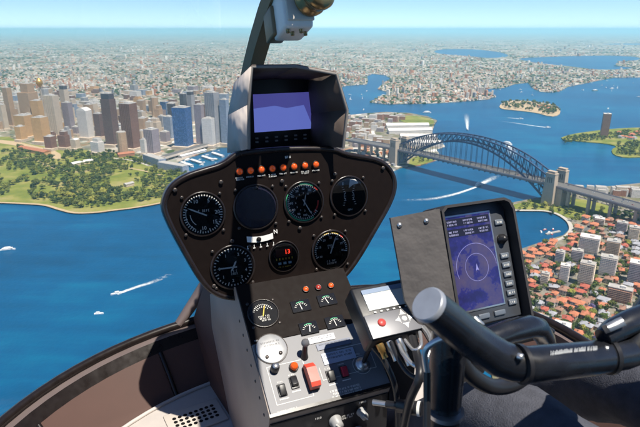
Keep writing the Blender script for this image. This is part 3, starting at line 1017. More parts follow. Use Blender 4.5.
# ------------------------------------------------------------------ north shore: apartments, houses, trees
ROOF_O = mat('terracotta_roof', (0.44, 0.155, 0.075), .8, var=.35, scale=.35)
ROOF_R = mat('red_roof', (0.36, 0.085, 0.05), .8, var=.35, scale=.35)
ROOF_G = mat('grey_roof', (0.30, 0.30, 0.32), .8, var=.3, scale=.35)
ROOF_B = mat('brown_roof', (0.28, 0.15, 0.10), .8, var=.3, scale=.35)
BALC = mat('balcony_white', (0.5, 0.44, 0.39), .7, var=.1, scale=.3)
taken = []
def apartment(cx, by, ty, wpx, style, label, dr=.6, rz=R(-32), slabs=True, roof=None):
    p = G(cx, by, 3.0)
    depth = p.y * CP + (H - 3) * SP
    w = wpx * depth / F / (math.cos(abs(rz)) + dr * math.sin(abs(rz)))
    d = w * dr
    h = max(7, height_at(p, ty) - 3.0)
    pos = p + Vector((0, d * .35, 0))
    taken.append((pos, max(w, d) * .62))
    t = thing('apartment_block', (pos.x, pos.y, 3), rz, label, 'building')
    link('wall', MB().box((0, 0, h / 2), (w, d, h)).mesh('wall'), FAC[style], t)
    fl = 3.1
    sl_ = MB().box((0, -d / 2 - .55, 0), (w * .94, 1.1, .9)).mesh('balcony')
    bm_ = {'brick': mat('balcony_brick', (0.40, 0.24, 0.17), .8, var=.15, scale=.3), 'tan': mat('balcony_tan', (0.46, 0.35, 0.25), .8, var=.15, scale=.3), 'mauve': mat('balcony_mauve', (0.38, 0.33, 0.33), .8, var=.15, scale=.3), 'cream': mat('balcony_cream', (0.56, 0.47, 0.37), .8, var=.15, scale=.3)}.get(style, BALC)
    sl_.materials.append(bm_)
    sr_ = MB().box((w / 2 + .35, 0, 0), (.7, d * .8, .5)).mesh('ledge')
    sr_.materials.append(bm_)
    z = 1.9 + fl
    while slabs and z < h - .5:
        link('balcony', sl_, None, t, (0, 0, z))
        link('ledge', sr_, None, t, (0, 0, z))
        z += fl
    rf = link('roof', MB().box((0, 0, h + .25), (w * 1.02, d * 1.02, .5)).mesh('roof'), roof or WHITE_ROOF, t)
    pb = MB()
    for sx in (-1, 1):
        pb.box((sx * (w * .51 - .15), 0, h + .85), (.3, d * 1.02, .7))
        pb.box((0, sx * (d * .51 - .15), h + .86), (w * 1.02 - .62, .3, .7))
    link('parapet', pb.mesh('parapet'), BALC, rf)
    link('lift_house', MB().box((w * .1, d * .05, h + 2.0), (w * .22, d * .35, 3.0)).mesh('lift_house'), PLANT, rf)
    for k in range(3):
        link('roof_vent', MB().box((w * (-.35 + .22 * k), -d * .2, h + .95), (1.3, 1.1, .9)).mesh('roof_vent'), PLANT, rf)
    return t
AP = [
 (590, 253, 236, 25, 'white', 'white apartment slab with flat white roof nearest the cove', .7),
 (612, 262, 240, 18, 'tan', 'tan apartment block behind the white slab by the cove', .8),
 (564, 283, 264, 13, 'white', 'small white apartment tower standing above the cove houses', .9),
 (586, 286, 262, 19, 'cream', 'cream apartment tower downhill from the tan block', .7),
 (608, 276, 256, 21, 'white', 'white apartment block with balconies beside the cream tower', .7),
 (637, 284, 262, 22, 'mauve', 'mauve grey apartment block at the top of the side street', .8),
 (620, 302, 287, 27, 'brick', 'long red brick block with white flat roof beside the side street', .45),
 (634, 240, 226, 14, 'cream', 'cream apartment block below the bridge approach', .9),
 (560, 263, 250, 12, 'bluegrey', 'small blue grey block among red roofs by the cove', .9),
 (577, 262, 249, 15, 'mauve', 'mauve low block beside the white slab by the cove', .7),
 (537, 332, 316, 26, 'brick', 'red brick flats beside the lower side street', .6),
 (562, 340, 324, 22, 'brick', 'red brick flats uphill of the lower side street', .7),
 (517, 296, 280, 14, 'cream', 'cream flats right at the cove shore', .8),
 (622, 234, 221, 14, 'mauve', 'grey low flats next to the bridge approach park', .8),
 (600, 226, 217, 13, 'brown', 'brown flats beside the approach park lawn', .8),
 (545, 285, 272, 11, 'cream', 'cream flats between terracotta roofs near the cove', .9),
 (632, 322, 308, 16, 'cream', 'cream flats downhill of the long red brick block', .7),
]
for cx, by, ty, w, st, lab, dr in AP:
    apartment(cx, by, ty + 2, w * .86, st, lab, dr, R(-32) + rnd.uniform(-.1, .1), roof=rnd.choice([WHITE_ROOF, ROOFM, ROOFM]))

def house_meshes(seed):
    r = random.Random(seed)
    w, d, h = r.uniform(9, 15), r.uniform(8, 10.5), r.uniform(5.0, 7.5)
    rh = r.uniform(2.2, 3.4)
    wall = MB().box((0, 0, h / 2), (w, d, h)).box((w * .2, -d * .62, h * .42), (w * .42, d * .36, h * .84))
    e = .7
    hip = (d / 2 + e) * r.uniform(.5, 1.0)
    a, b_ = w / 2 + e, d / 2 + e
    roof = MB()
    roof.add([(-a, -b_, h), (a, -b_, h), (a, b_, h), (-a, b_, h), (-a + hip, 0, h + rh), (a - hip, 0, h + rh)], [(0, 1, 5, 4), (2, 3, 4, 5), (3, 0, 4), (1, 2, 5), (0, 3, 2, 1)])
    x0, x1, y0 = w * .2 - w * .25, w * .2 + w * .25, -d * .85
    roof.add([(x0, y0, h * .84), (x1, y0, h * .84), (x1, -d * .3, h * .84), (x0, -d * .3, h * .84), ((x0 + x1) / 2, y0 + 1.5, h * .84 + rh * .75), ((x0 + x1) / 2, -d * .2, h * .84 + rh * .75)],
             [(0, 1, 4), (1, 2, 5, 4), (3, 0, 4, 5), (0, 3, 2, 1)])
    ch = MB().box((-w * .22, d * .12, h + rh * .8), (.9, .9, 2.4)).box((-w * .22, d * .12, h + rh * .8 + 1.4), (1.1, 1.1, .35))
    return wall.mesh('wall'), roof.mesh('roof'), ch.mesh('chimney')
HOUSES = [house_meshes(200 + k) for k in range(9)]
HM = {}
def with_mat(me, m):
    key = (me.name, m.name)
    if key not in HM:
        c = me.copy()
        c.materials.clear()
        c.materials.append(m)
        HM[key] = c
    return HM[key]
HW = [FAC['cream'], FAC['white'], FAC['brick'], FAC['tan']]
RN = {'terracotta_roof': 'terracotta', 'red_roof': 'dark red', 'grey_roof': 'grey', 'brown_roof': 'brown'}
WN = {'facade_cream': 'cream', 'facade_white': 'white', 'facade_brick': 'brick', 'facade_tan': 'tan'}
def free(p, r, lst):
    return all((p - q).length > r + s for q, s in lst)
STREETS = []
nh = 0
for k in range(9000):
    if nh >= 200:
        break
    x, y = rnd.uniform(508, 652), rnd.uniform(219, 362)
    if not inside((x, y), B_px) or not inside((x - 5, y - 3), B_px):
        continue
    if y < 219 or (x < 585 and y < 226) or (y < 236 and x < 574):
        continue
    p = G(x, y, 3)
    if not free(p, 8.2, taken):
        continue
    near_shore = y < 262 and x < 590
    rf = rnd.choice([ROOF_O, ROOF_O, ROOF_O, ROOF_R, ROOF_G, ROOF_G, ROOF_B, ROOF_B] if not near_shore else [ROOF_O, ROOF_O, ROOF_O, ROOF_R])
    wl = rnd.choice(HW)
    me = rnd.choice(HOUSES)
    where = 'along the cove shore' if near_shore else 'on the hillside above the cove' if y < 300 else 'in the lower streets beside the helicopter'
    where = where.replace('in the lower streets beside the helicopter', 'in the leafy streets farthest from the bridge')
    s = rnd.uniform(.95, 1.45)
    t = thing('house', (p.x, p.y, 3), R(-32) + rnd.choice([0, math.pi / 2, math.pi]) + rnd.uniform(-.25, .25), f'{"large" if s > 1.28 else "small" if s < 1.1 else "mid-sized"} {WN[wl.name]} house with {RN[rf.name]} roof {where}', 'house', f'houses {where}')
    t.scale = (s, s, s)
    link('wall', with_mat(me[0], wl), None, t)
    ro = link('roof', with_mat(me[1], rf), None, t)
    link('chimney', with_mat(me[2], FAC['brick']), None, ro)
    taken.append((p, 6.2 * s))
    nh += 1
nt_ = 0
for k in range(6000):
    if nt_ >= 420:
        break
    x, y = rnd.uniform(508, 655), rnd.uniform(200, 372)
    if not inside((x, y), B_px) or not inside((x - 3, y - 1.5), B_px):
        continue
    p = G(x, y, 3)
    s = rnd.uniform(.55, 1.1)
    if not free(p, 1.6 * s, taken):
        continue
    if y < 214 and x > 548 and rnd.random() < .75:
        continue
    m = L_PURPLE if (y > 250 and rnd.random() < .13) else rnd.choice([L_DARK, L_MID, L_MID, L_LIGHT])
    where = 'in the park at the near foot of the bridge' if y < 222 else 'between the houses above the cove'
    tree(p, s, m, where, 'trees ' + where)
    taken.append((p, 3.4 * s))
    nt_ += 1
for k in range(14):
    tree(G(rnd.uniform(540, 575), rnd.uniform(207, 215), 3), rnd.uniform(.5, .8), L_DARK, 'in a row behind the cove promenade', 'trees behind the cove promenade')
for k in range(20):
    tree(G(rnd.uniform(612, 645), rnd.uniform(213, 220), 3), rnd.uniform(.6, .9), L_DARK, 'along the edge of the approach park', 'trees along the approach park')
for k in range(22):
    x = rnd.uniform(566, 650)
    tower('waterfront_hall', x, 194 + (x - 566) * .05 + rnd.uniform(-2, 1), 189 + (x - 566) * .03 + rnd.uniform(-3, 1), rnd.uniform(7, 13), rnd.choice(['white', 'cream', 'white', 'brick']), 'low pale hall beyond the bridge approach', 'slab', .7, group='low halls beyond the bridge approach', top=None)
# parked cars on the streets
for k in range(26):
    a, c, tt = rnd.choice([((540, 262), (570, 285)), ((570, 285), (600, 318)), ((600, 232), (628, 262)), ((552, 300), (580, 262)), ((590, 318), (620, 290))]) + (rnd.random(),)
    p = G(a[0] + (c[0] - a[0]) * tt, a[1] + (c[1] - a[1]) * tt, 3.2)
    q = G(*c, 3.2) - G(*a, 3.2)
    cc = rnd.choice(list(CARCOL))
    car((p.x, p.y, 3.2), math.atan2(q.y, q.x), cc, 'in the streets above the cove', 'cars in the streets above the cove')

# headland with its lone tower, island, far points
apartment(604.5, 137.5, 114, 8.5, 'brown', 'tall brown apartment tower alone on the low headland', .8, R(-20), slabs=False)
for k in range(260):
    x = rnd.uniform(563, 655)
    y0 = 139.5 - (x - 563) * .10
    tree(G(x, y0 + rnd.uniform(-1.5, 4.5), 3), rnd.uniform(.5, 1.0), rnd.choice([L_DARK, L_MID]), 'on the low headland around the lone tower', 'trees on the low headland')
for k in range(150):
    tree(G(rnd.uniform(617, 655), rnd.uniform(143, 155.5), 3), rnd.uniform(.6, 1.1), rnd.choice([L_DARK, L_MID]), 'on the rocky point across the bay from the bridge', 'trees on the rocky point')
for k in range(18):
    x = rnd.uniform(618, 652)
    tower('point_house', x, rnd.uniform(134, 140), 0, 7, 'cream', 'x', 'slab') if False else None
    p = G(x, rnd.uniform(133, 143), 3)
    me = rnd.choice(HOUSES)
    rf = rnd.choice([ROOF_O, ROOF_R, ROOF_G])
    t = thing('house', (p.x, p.y, 3), rnd.random() * 3, f'white house with {RN[rf.name]} roof on the low headland', 'house', 'houses on the low headland')
    t.scale = (1.6, 1.6, 1.3)
    link('wall', with_mat(me[0], FAC['white']), None, t)
    link('roof', with_mat(me[1], rf), None, t)
for k in range(230):
    x, y = rnd.uniform(499, 560), rnd.uniform(101, 117)
    if inside((x, y), D_px) and inside((x, y + 1.5), D_px):
        tree(G(x, y, 3), rnd.uniform(.9, 1.7), rnd.choice([L_DARK, L_DARK, L_MID]), 'on the small island in the harbour', 'trees on the small island')
for x, y in ((545, 108), (550, 110), (541, 107.5)):
    p = G(x, y, 3)
    t = thing('island_house', (p.x, p.y, 3), .3, 'long cream shed with terracotta roof on the small island', 'house', 'sheds on the small island')
    t.scale = (2.6, 1.8, 1.8)
    link('wall', with_mat(HOUSES[2][0], FAC['cream']), None, t)
    link('roof', with_mat(HOUSES[2][1], ROOF_O), None, t)

tree_mass('more_trees', MASS, 'mass of further trees between houses and along the harbour shores')
# far suburbs: nobody could count them
b = MB()
tb = MB()
HOLES = [I1, I2, I3]
A_test = A_px
tones = [(0.74, 0.68, 0.6), (0.66, 0.54, 0.42), (0.58, 0.52, 0.45), (0.45, 0.38, 0.3), (0.42, 0.17, 0.08), (0.46, 0.22, 0.12), (0.36, 0.3, 0.27), (0.26, 0.26, 0.28), (0.6, 0.48, 0.36)]
for k in range(17000):
    x, y = rnd.uniform(-20, 665), 40 + 66 * rnd.random() ** 0.8
    if k > 15500:
        x, y = rnd.uniform(228, 400), rnd.uniform(100, 178)
        if x > 345 and y < 150:
            continue
    if x < 228 and y > 96:
        continue
    if 228 < x < 340 and y > 95 and rnd.random() < .5:
        continue
    if not inside((x, y), A_test) or any(inside((x, y), h) for h in HOLES):
        continue
    p = G(x, y, 3)
    g = noise.noise(Vector((p.x * .0012, p.y * .0012, 0)))
    sc = max(1.0, p.y / 4500)
    if rnd.random() < (0.24 + .45 * g):
        r = rnd.uniform(7, 13) * sc
        hgt = rnd.uniform(7, 12)
        tn = rnd.choice([(0.04, 0.065, 0.018), (0.055, 0.08, 0.022), (0.03, 0.05, 0.016)])
        vs_ = []
        for (q, z) in ((.7, 0), (1, .45), (.62, .9)):
            for a in range(6):
                an = a * 1.047 + q
                rr = r * q * rnd.uniform(.75, 1.25)
                vs_.append((p.x + rr * math.cos(an), p.y + rr * math.sin(an), 3 + hgt * z * rnd.uniform(.85, 1.15)))
        fs = [(i + k2 * 6, (i + 1) % 6 + k2 * 6, (i + 1) % 6 + 6 + k2 * 6, i + 6 + k2 * 6) for k2 in (0, 1) for i in range(6)] + [(12, 13, 14, 15, 16, 17)]
        tb.add(vs_, fs, False, None, tn)
    else:
        w, d, h = rnd.uniform(9, 22) * sc, rnd.uniform(8, 15) * sc, rnd.uniform(5, 10) if rnd.random() < .93 else rnd.uniform(15, 45)
        tn = rnd.choice(tones)
        M = Matrix.Translation((p.x, p.y, 3)) @ Matrix.Rotation(rnd.random() * 3.14, 4, 'Z')
        b.box((0, 0, h / 2), (w, d, h), M, tn)
link('suburb_houses', b.mesh('suburb_houses'), vcol_mat('suburb_paint'), kind='stuff', label='far suburbs of small pale and red roofed houses across the water', cat='houses')
link('suburb_trees', tb.mesh('suburb_trees'), vcol_mat('mass_leaves'), kind='stuff', label='dark green tree canopy scattered through the far suburbs', cat='trees')

# ------------------------------------------------------------------ boats and wakes
BOATW = mat('boat_white', (0.78, 0.78, 0.76), .4)
BOATG = mat('boat_green', (0.05, 0.14, 0.07), .5)
BOATR = mat('boat_red', (0.5, 0.06, 0.04), .5)
BGLASS = mat('boat_glass', (0.03, 0.04, 0.05), .1)
def hull_mesh(L, W, hgt):
    st = [(-.5, .8, 0), (-.2, 1, 0), (.15, .95, .05), (.35, .6, .15), (.5, .02, .35)]
    vs_, fs = [], []
    for x, wf, rise in st:
        for sy in (-1, 1):
            vs_ += [(x * L, sy * W / 2 * wf * .7, -.3), (x * L, sy * W / 2 * wf, hgt * (1 + rise))]
    n = len(st)
    for i in range(n - 1):
        a, c = i * 4, i * 4 + 4
        fs += [(a, c, c + 1, a + 1), (a + 2, a + 3, c + 3, c + 2), (a + 1, c + 1, c + 3, a + 3), (a, a + 2, c + 2, c)]
    fs.append((0, 1, 3, 2))
    return MB().add(vs_, fs).mesh('hull')
BH = {'cruiser': (hull_mesh(14, 4.4, 1.6), MB().box((-1.5, 0, 2.6), (5.5, 3.2, 2.0), bev=.25).mesh('cabin'), MB().box((-1.4, 0, 2.9), (5.6, 3.3, .7)).mesh('window')),
      'ferry': (hull_mesh(34, 9, 2.6), MB().box((-1, 0, 4.2), (24, 7.6, 3.2), bev=.3).box((-1, 0, 6.9), (15, 6, 2.2), bev=.3).mesh('cabin'), MB().box((-1, 0, 4.5), (24.1, 7.7, 1.1)).mesh('window'))}
for k in BH:
    BH[k][2].materials.append(BGLASS)
BSA = hull_mesh(11, 3.2, 1.2)
def boat(x, y, kind, rz, label, group=None, s=1.0, hull=BOATW, z=0.0):
    p = G(x, y, 0)
    t = thing('sailing_boat' if kind == 'sail' else 'ferry' if kind == 'ferry' else 'motor_boat', (p.x, p.y, 0), rz, label, 'boat', group)
    t.scale = (s, s, s)
    if kind == 'sail':
        link('hull', with_mat(BSA, hull), None, t)
        link('mast', with_mat(SAILP[0], BOATW), None, t)
        link('sail', with_mat(SAILP[1], BOATW), None, t)
    else:
        h_, c_, w_ = BH[kind]
        link('hull', with_mat(h_, hull), None, t)
        link('cabin', with_mat(c_, BOATW), None, t)
        link('window', w_, None, t)
    return t
SAILP = (MB().tube([(.8, 0, 1), (.8, 0, 14)], .12, 6).mesh('mast'),
         MB().add([(.6, 0, 2.2), (-4.5, .5, 2.2), (.6, 0, 13.5), (-1.5, .6, 6), (.6, .06, 2.2), (-4.5, .56, 2.2), (.6, .06, 13.5)], [(0, 1, 3), (0, 3, 2), (4, 6, 3), (4, 3, 5)]).mesh('sail'))
def foam_mat():
    m = bpy.data.materials.new('foam')
    nt, b = nodes_of(m)
    b.inputs['Base Color'].default_value = (0.75, 0.8, 0.8, 1)
    b.inputs['Roughness'].default_value = .8
    uv = nt.nodes.new('ShaderNodeUVMap')
    sp = nt.nodes.new('ShaderNodeSeparateXYZ')
    nt.links.new(uv.outputs[0], sp.inputs[0])
    tc = nt.nodes.new('ShaderNodeTexCoord')
    nz = noise_node(nt, tc.outputs['Object'], 0.12, 5, .7)
    side = math_node(nt, 'SUBTRACT', 1.0, math_node(nt, 'ABSOLUTE', math_node(nt, 'SUBTRACT', math_node(nt, 'MULTIPLY', sp.outputs[1], 2.0), 1.0)))
    a = math_node(nt, 'ADD', math_node(nt, 'SUBTRACT', 1.0, math_node(nt, 'MULTIPLY', sp.outputs[0], 1.15)), math_node(nt, 'MULTIPLY', math_node(nt, 'SUBTRACT', nz, .5), 1.8))
    a = math_node(nt, 'MULTIPLY', a, math_node(nt, 'MULTIPLY', side, 1.6))
    cl = nt.nodes.new('ShaderNodeClamp')
    nt.links.new(a, cl.inputs[0])
    nt.links.new(math_node(nt, 'MULTIPLY', cl.outputs[0], .9), b.inputs['Alpha'])
    return m
FOAM = foam_mat()
def wake(pts, w0, w1, label):
    P = [G(q.x, q.y, .15) for q in spline(pts, 8)]
    b = MB()
    n = len(P)
    uv, fs, vs_ = [], [], []
    for i, p in enumerate(P):
        t_ = (P[min(i + 1, n - 1)] - P[max(i - 1, 0)]).normalized()
        w = w0 + (w1 - w0) * i / (n - 1)
        nn = Vector((-t_.y, t_.x, 0)) * w / 2
        vs_ += [p + nn, p - nn]
    for i in range(n - 1):
        fs.append((2 * i + 1, 2 * i + 3, 2 * i + 2, 2 * i))
        u0, u1 = i / (n - 1), (i + 1) / (n - 1)
        uv.append([(u0, 0), (u1, 0), (u1, 1), (u0, 1)])
    b.add(vs_, fs, False, uv)
    link('wake_foam', b.mesh('wake_foam'), FOAM, kind='stuff', label=label, cat='wake')
boat(8, 250, 'ferry', .3, 'white ferry alone on the open water below the gardens', s=.8)
boat(99, 314, 'cruiser', .2, 'small white motor boat below the boat with the long wake', s=1.0)
boat(116, 294, 'cruiser', math.pi + .5, 'white motor boat trailing a long wake beside the gardens', s=1.2)
wake([(117, 294), (135, 287.5), (155, 281), (175, 272)], 8, 16, 'white wake behind the motor boat below the gardens')
boat(478, 185.5, 'ferry', math.pi + .9, 'white ferry passing under the arch bridge', s=1.1)
wake([(479, 185), (488, 180.5), (499, 175)], 18, 30, 'bright white wake of the ferry under the bridge')
wake([(476, 187), (455, 194), (430, 199), (400, 200)], 10, 26, 'faint pale wake curving across the water below the bridge')
boat(507, 144, 'ferry', 2.2, 'white ferry heading away just beyond the arch', s=1.2)
wake([(507.5, 144), (511, 149), (514, 158)], 24, 44, 'white wake of the ferry beyond the arch')
boat(467.5, 130, 'cruiser', -1.6, 'white speed boat above the crown of the arch', s=1.8)
wake([(467.5, 129.5), (467.2, 124), (466.8, 118), (466.4, 113)], 8, 40, 'fan shaped wake behind the speed boat over the arch')
boat(548, 127.5, 'cruiser', -.1, 'white motor boat with streak wake below the small island', s=1.5)
wake([(549, 127.6), (535, 126), (515, 123), (500, 121)], 14, 24, 'long thin wake below the small island')
boat(521, 119, 'cruiser', -.1, 'white motor boat on the near side of the small island', s=1.5)
wake([(521, 119), (513, 118.2), (505, 117.6)], 12, 20, 'short wake of the boat near the small island')
boat(427, 113, 'ferry', .1, 'white cruise boat rounding the grassy headland', s=1.3)
boat(612, 89, 'ferry', .4, 'white ferry far across the bay', s=1.2)
boat(608, 109, 'cruiser', 1.1, 'small white boat beyond the lone tower', s=1.8)
boat(595, 91, 'ferry', .1, 'pale freighter moored far across the bay', s=1.4, hull=BOATG)
for k, (x, y) in enumerate([(545, 230), (549, 232.5), (553, 229.5), (541, 232), (551, 234)]):
    boat(x, y, 'cruiser', .5 + k * .3, 'small red hulled boat moored in the cove' if k % 2 == 0 else 'small white boat moored in the cove', 'boats moored in the cove', .8, BOATR if k % 2 == 0 else BOATW)
long_block('jetty', (546, 233.5), (560, 230.5), -2.4, 1.2, 5, m_conc, 'small pale jetty with boats in the cove', 'jetty')
moored = []
for k in range(120):
    x = rnd.uniform(180, 232)
    y = rnd.uniform(151, 170)
    if inside((x, y), A_px) or inside((x, y - 1), A_px) or any((G(x, y) - q).length < 30 for q in moored):
        continue
    moored.append(G(x, y))
    boat(x, y, rnd.choice(['cruiser', 'cruiser', 'ferry']), rnd.random() * 6, 'white boat moored in the quay basin', 'boats moored in the quay basin', rnd.uniform(.8, 1.1), BOATG if k % 6 == 0 else BOATW)
for k in range(26):
    x, y = rnd.choice([(rnd.uniform(380, 640), rnd.uniform(88, 104)), (rnd.uniform(345, 372), rnd.uniform(86, 110)), (rnd.uniform(570, 640), rnd.uniform(80, 100))])
    if inside((x, y), A_px) or inside((x, y), D_px):
        continue
    boat(x, y, rnd.choice(['cruiser', 'sail']), rnd.random() * 6, 'tiny white boat on the far reach of the harbour', 'tiny boats far across the harbour', 1.6)
# ================================================================== THE HELICOPTER (coordinates from the eye: x right, y ahead, z up)
FLOOR = 0.90
heli = thing('helicopter', (0, 0, H - FLOOR), HA, 'helicopter cockpit with dark instrument panel, centre console and cyclic stick over the harbour', 'helicopter')
OFF = Vector((0, 0, FLOOR))
def hpart(nm, b, m, par=None, kind=None, label=None):
    me = b.mesh(nm) if isinstance(b, MB) else b
    o = link(nm, me, m, par or heli, None if par else OFF, kind=kind, label=label)
    return o
BLACK = mat('panel_black', (0.0085, 0.0055, 0.0048), .6, var=.2, scale=90, spec=.1)  # black paint, darkened to stand in for shade on panel and upper console
PLAST = mat('black_plastic', (0.014, 0.014, 0.016), .38, var=.25, scale=60, bump=.1)
SATIN = mat('satin_black_paint', (0.010, 0.011, 0.014), .26, var=.4, scale=55, spec=.8, detail=9, bump=.05)
GREYP = mat('console_grey_paint', (0.19, 0.19, 0.20), .5, .0, var=.3, scale=22, spec=.4)
SIDEP = mat('pedestal_side_paint', (0.26, 0.21, 0.18), .55, var=.35, scale=9)
DIALB = mat('dial_black', (0.006, 0.006, 0.007), .6, spec=.1)
WHT = mat('marking_white', (0.75, 0.74, 0.70), .6)
GRN = mat('marking_green', (0.06, 0.45, 0.22), .6)
REDM = mat('marking_red', (0.6, 0.03, 0.02), .6)
YEL = mat('marking_yellow', (0.65, 0.45, 0.05), .6)
METAL = mat('brushed_metal', (0.55, 0.55, 0.55), .32, .9, var=.2, scale=40)
DSTEEL = mat('dark_screw', (0.07, 0.06, 0.055), .4, .6)
LAMP = mat('amber_lens', (0.62, 0.085, 0.012), .2, emit=(1.0, .14, .02), estr=.08)
LAMPD = mat('red_lens', (0.32, 0.03, 0.02), .3)
REDP = mat('red_guard_plastic', (0.62, 0.06, 0.035), .38, var=.15, scale=60)
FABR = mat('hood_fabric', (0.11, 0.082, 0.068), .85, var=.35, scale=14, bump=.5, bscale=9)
FABL = mat('hood_fabric_lit', (0.52, 0.46, 0.42), .85, var=.25, scale=14, bump=.5, bscale=12)  # same hood cloth lightened, so the left flap looks lit
TRIM = mat('trim_edge', (0.014, 0.010, 0.009), .3, var=.3, scale=50)
NOSE = mat('nose_shell_brown', (0.085, 0.045, 0.036), .65, var=.35, scale=6, detail=8)
LEDGE = mat('sill_grey', (0.13, 0.10, 0.095), .5, var=.2, scale=12)
FLOORM = mat('floor_panel_pale', (0.45, 0.41, 0.38), .65, var=.18, scale=10, bump=.12)
GLASSD = glass_mat('gauge_glass', (1, 1, 1), .06, .03)
GLASSW = glass_mat('windshield_glass', (0.985, 0.99, 0.99), .006, .01)
COMPW = mat('compass_housing', (0.85, 0.80, 0.72), .5, var=.1, scale=30)
BRONZE = mat('bronze_lens', (0.32, 0.22, 0.10), .25, .7)
POSTM = mat('centre_post_paint', (0.20, 0.145, 0.075), .45, var=.2, scale=15)
SILV = mat('silver_cable', (0.6, 0.6, 0.6), .3, .8)

def frame(c, e1, e2):
    n = e1.cross(e2)
    M = Matrix((( e1.x, e2.x, n.x, c.x), (e1.y, e2.y, n.y, c.y), (e1.z, e2.z, n.z, c.z), (0, 0, 0, 1)))
    return M
TP = R(12)
E1 = Vector((1, 0, 0))
PE2 = Vector((0, math.sin(TP), math.cos(TP)))
PN = E1.cross(PE2)
PAN = (Hd(256, 207, 1.02), PN)
def pan_xy(x, y):
    q = Hp(x, y, PAN) - PAN[0]
    return (q.dot(E1), q.dot(PE2))
MP = frame(PAN[0], E1, PE2)

_txt = {}
def text_mb(s, size, M, c=(0, 0), z=0.0, b=None):
    if s not in _txt:
        cu = bpy.data.curves.new('txt', 'FONT')
        cu.body = s
        cu.size = 1.0
        cu.align_x, cu.align_y = 'CENTER', 'CENTER'
        cu.resolution_u = 2
        cu.offset = 0.022
        o = bpy.data.objects.new('txt', cu)
        COL.objects.link(o)
        bpy.context.view_layer.update()
        me = bpy.data.meshes.new_from_object(o.evaluated_get(bpy.context.evaluated_depsgraph_get()))
        _txt[s] = ([v.co.copy() for v in me.vertices], [tuple(f.vertices) for f in me.polygons])
        bpy.data.objects.remove(o)
        bpy.data.curves.remove(cu)
        bpy.data.meshes.remove(me)
    vs_, fs = _txt[s]
    b = b or MB()
    b.add([(c[0] + v.x * size, c[1] + v.y * size, z) for v in vs_], fs, M=M)
    return b
def dashes(b, M, cx, cy, w, rows, dy, hgt, seed, z=.0006):
    """print too small to read: rows of thin letter-like strokes"""
    r = random.Random(seed)
    hgt *= 1.15
    gw = hgt * .62
    t = hgt * .17
    def st(x0, y0, x1, y1):
        b.add([(x0, y0, z), (x1, y0, z), (x1, y1, z), (x0, y1, z)], [(0, 1, 2, 3)], M=M)
    for k in range(rows):
        x = cx - w / 2 + (r.uniform(0, .12) * w if k else 0)
        y = cy - k * dy - hgt / 2
        while x < cx + w / 2 - gw:
            if r.random() < .14:
                x += gw * .8
                continue
            m_ = r.choice((0b11101, 0b10111, 0b01110, 0b11110, 0b10101, 0b11011, 0b01101))
            if m_ & 1: st(x, y, x + t, y + hgt)
            if m_ & 2: st(x + gw - t, y, x + gw, y + hgt)
            if m_ & 4: st(x + t, y + hgt - t, x + gw - t, y + hgt)
            if m_ & 8: st(x + t, y + hgt * .45, x + gw - t, y + hgt * .45 + t)
            if m_ & 16: st(x + t, y, x + gw - t, y + t)
            x += gw * 1.38
    return b

# ---- instrument panel
out = [(161, 209), (163, 196), (170, 184), (184, 174.5), (202, 168.5), (222, 163), (233, 154), (238, 151), (270, 147.5), (300, 146), (336, 146.5), (344, 151), (356, 153.5), (378, 157), (390, 164),
       (397, 176), (398, 189), (392, 206), (378, 230), (362, 258), (349, 276), (338, 285), (322, 290), (290, 295), (250, 301), (226, 301), (210, 294), (198, 280), (183, 254), (169, 228)]
o2 = [pan_xy(x, y) for x, y in out]
o2 = smooth_px(o2, 2)
cx = sum(p[0] for p in o2) / len(o2)
cy = sum(p[1] for p in o2) / len(o2)
def inset(d, k=1.0):
    res = []
    n = len(o2)
    for i in range(n):
        a, c = Vector(o2[i - 1]), Vector(o2[(i + 1) % n])
        t_ = (c - a).normalized()
        nn = Vector((-t_.y, t_.x))
        p = Vector(o2[i])
        if (Vector((cx, cy)) - p).dot(nn) < 0:
            nn = -nn
        q = p + nn * d
        res.append((cx + (q.x - cx) * k, cy + (q.y - cy) * k))
    return res
rings = [(inset(.010), -.0030), (inset(.009), 0.0002), (inset(.002), 0.0012), (inset(0), -.003), (inset(-.001), -.02), (inset(0.0, .97), -.06), (inset(0.02, .9), -.15)]
if True:
    b = MB()
    n = len(o2)
    vs_ = [(p[0], p[1], z) for r_, z in rings for p in r_]
    area = sum(o2[i][0] * o2[(i + 1) % n][1] - o2[(i + 1) % n][0] * o2[i][1] for i in range(n))
    front = tuple(range(n)) if area > 0 else tuple(range(n - 1, -1, -1))
    b.add(vs_[:n], [front], False, None, None, MP)
    hpart('instrument_panel', b, BLACK)
    b = MB()
    b.add(vs_, [((i * n + k), (i * n + (k + 1) % n), ((i + 1) * n + (k + 1) % n), ((i + 1) * n + k)) for i in range(len(rings) - 1) for k in range(n)], True, None, None, MP)
    hpart('panel_shroud', b, TRIM)

def ring_ticks(b, M, r0, r1, a0, a1, n, w=.0009, z=.0008, major=None):
    for k in range(n + 1):
        a = R(a0 + (a1 - a0) * k / n)
        ri = r0 - (.003 if major and k % major == 0 else 0)
        ca_, sa_ = math.cos(a), math.sin(a)
        b.add([(ri * ca_ - w * sa_, ri * sa_ + w * ca_, z), (ri * ca_ + w * sa_, ri * sa_ - w * ca_, z), (r1 * ca_ + w * sa_, r1 * sa_ - w * ca_, z), (r1 * ca_ - w * sa_, r1 * sa_ + w * ca_, z)], [(0, 3, 2, 1)], M=M)
    return b
def arc(b, M, r0, r1, a0, a1, z=.0007, n=16):
    vs_ = []
    for k in range(n + 1):
        a = R(a0 + (a1 - a0) * k / n)
        vs_ += [(r0 * math.cos(a), r0 * math.sin(a), z), (r1 * math.cos(a), r1 * math.sin(a), z)]
    fs = [(2 * k, 2 * k + 2, 2 * k + 3, 2 * k + 1) for k in range(n)]
    b.add(vs_, fs, M=M)
    return b
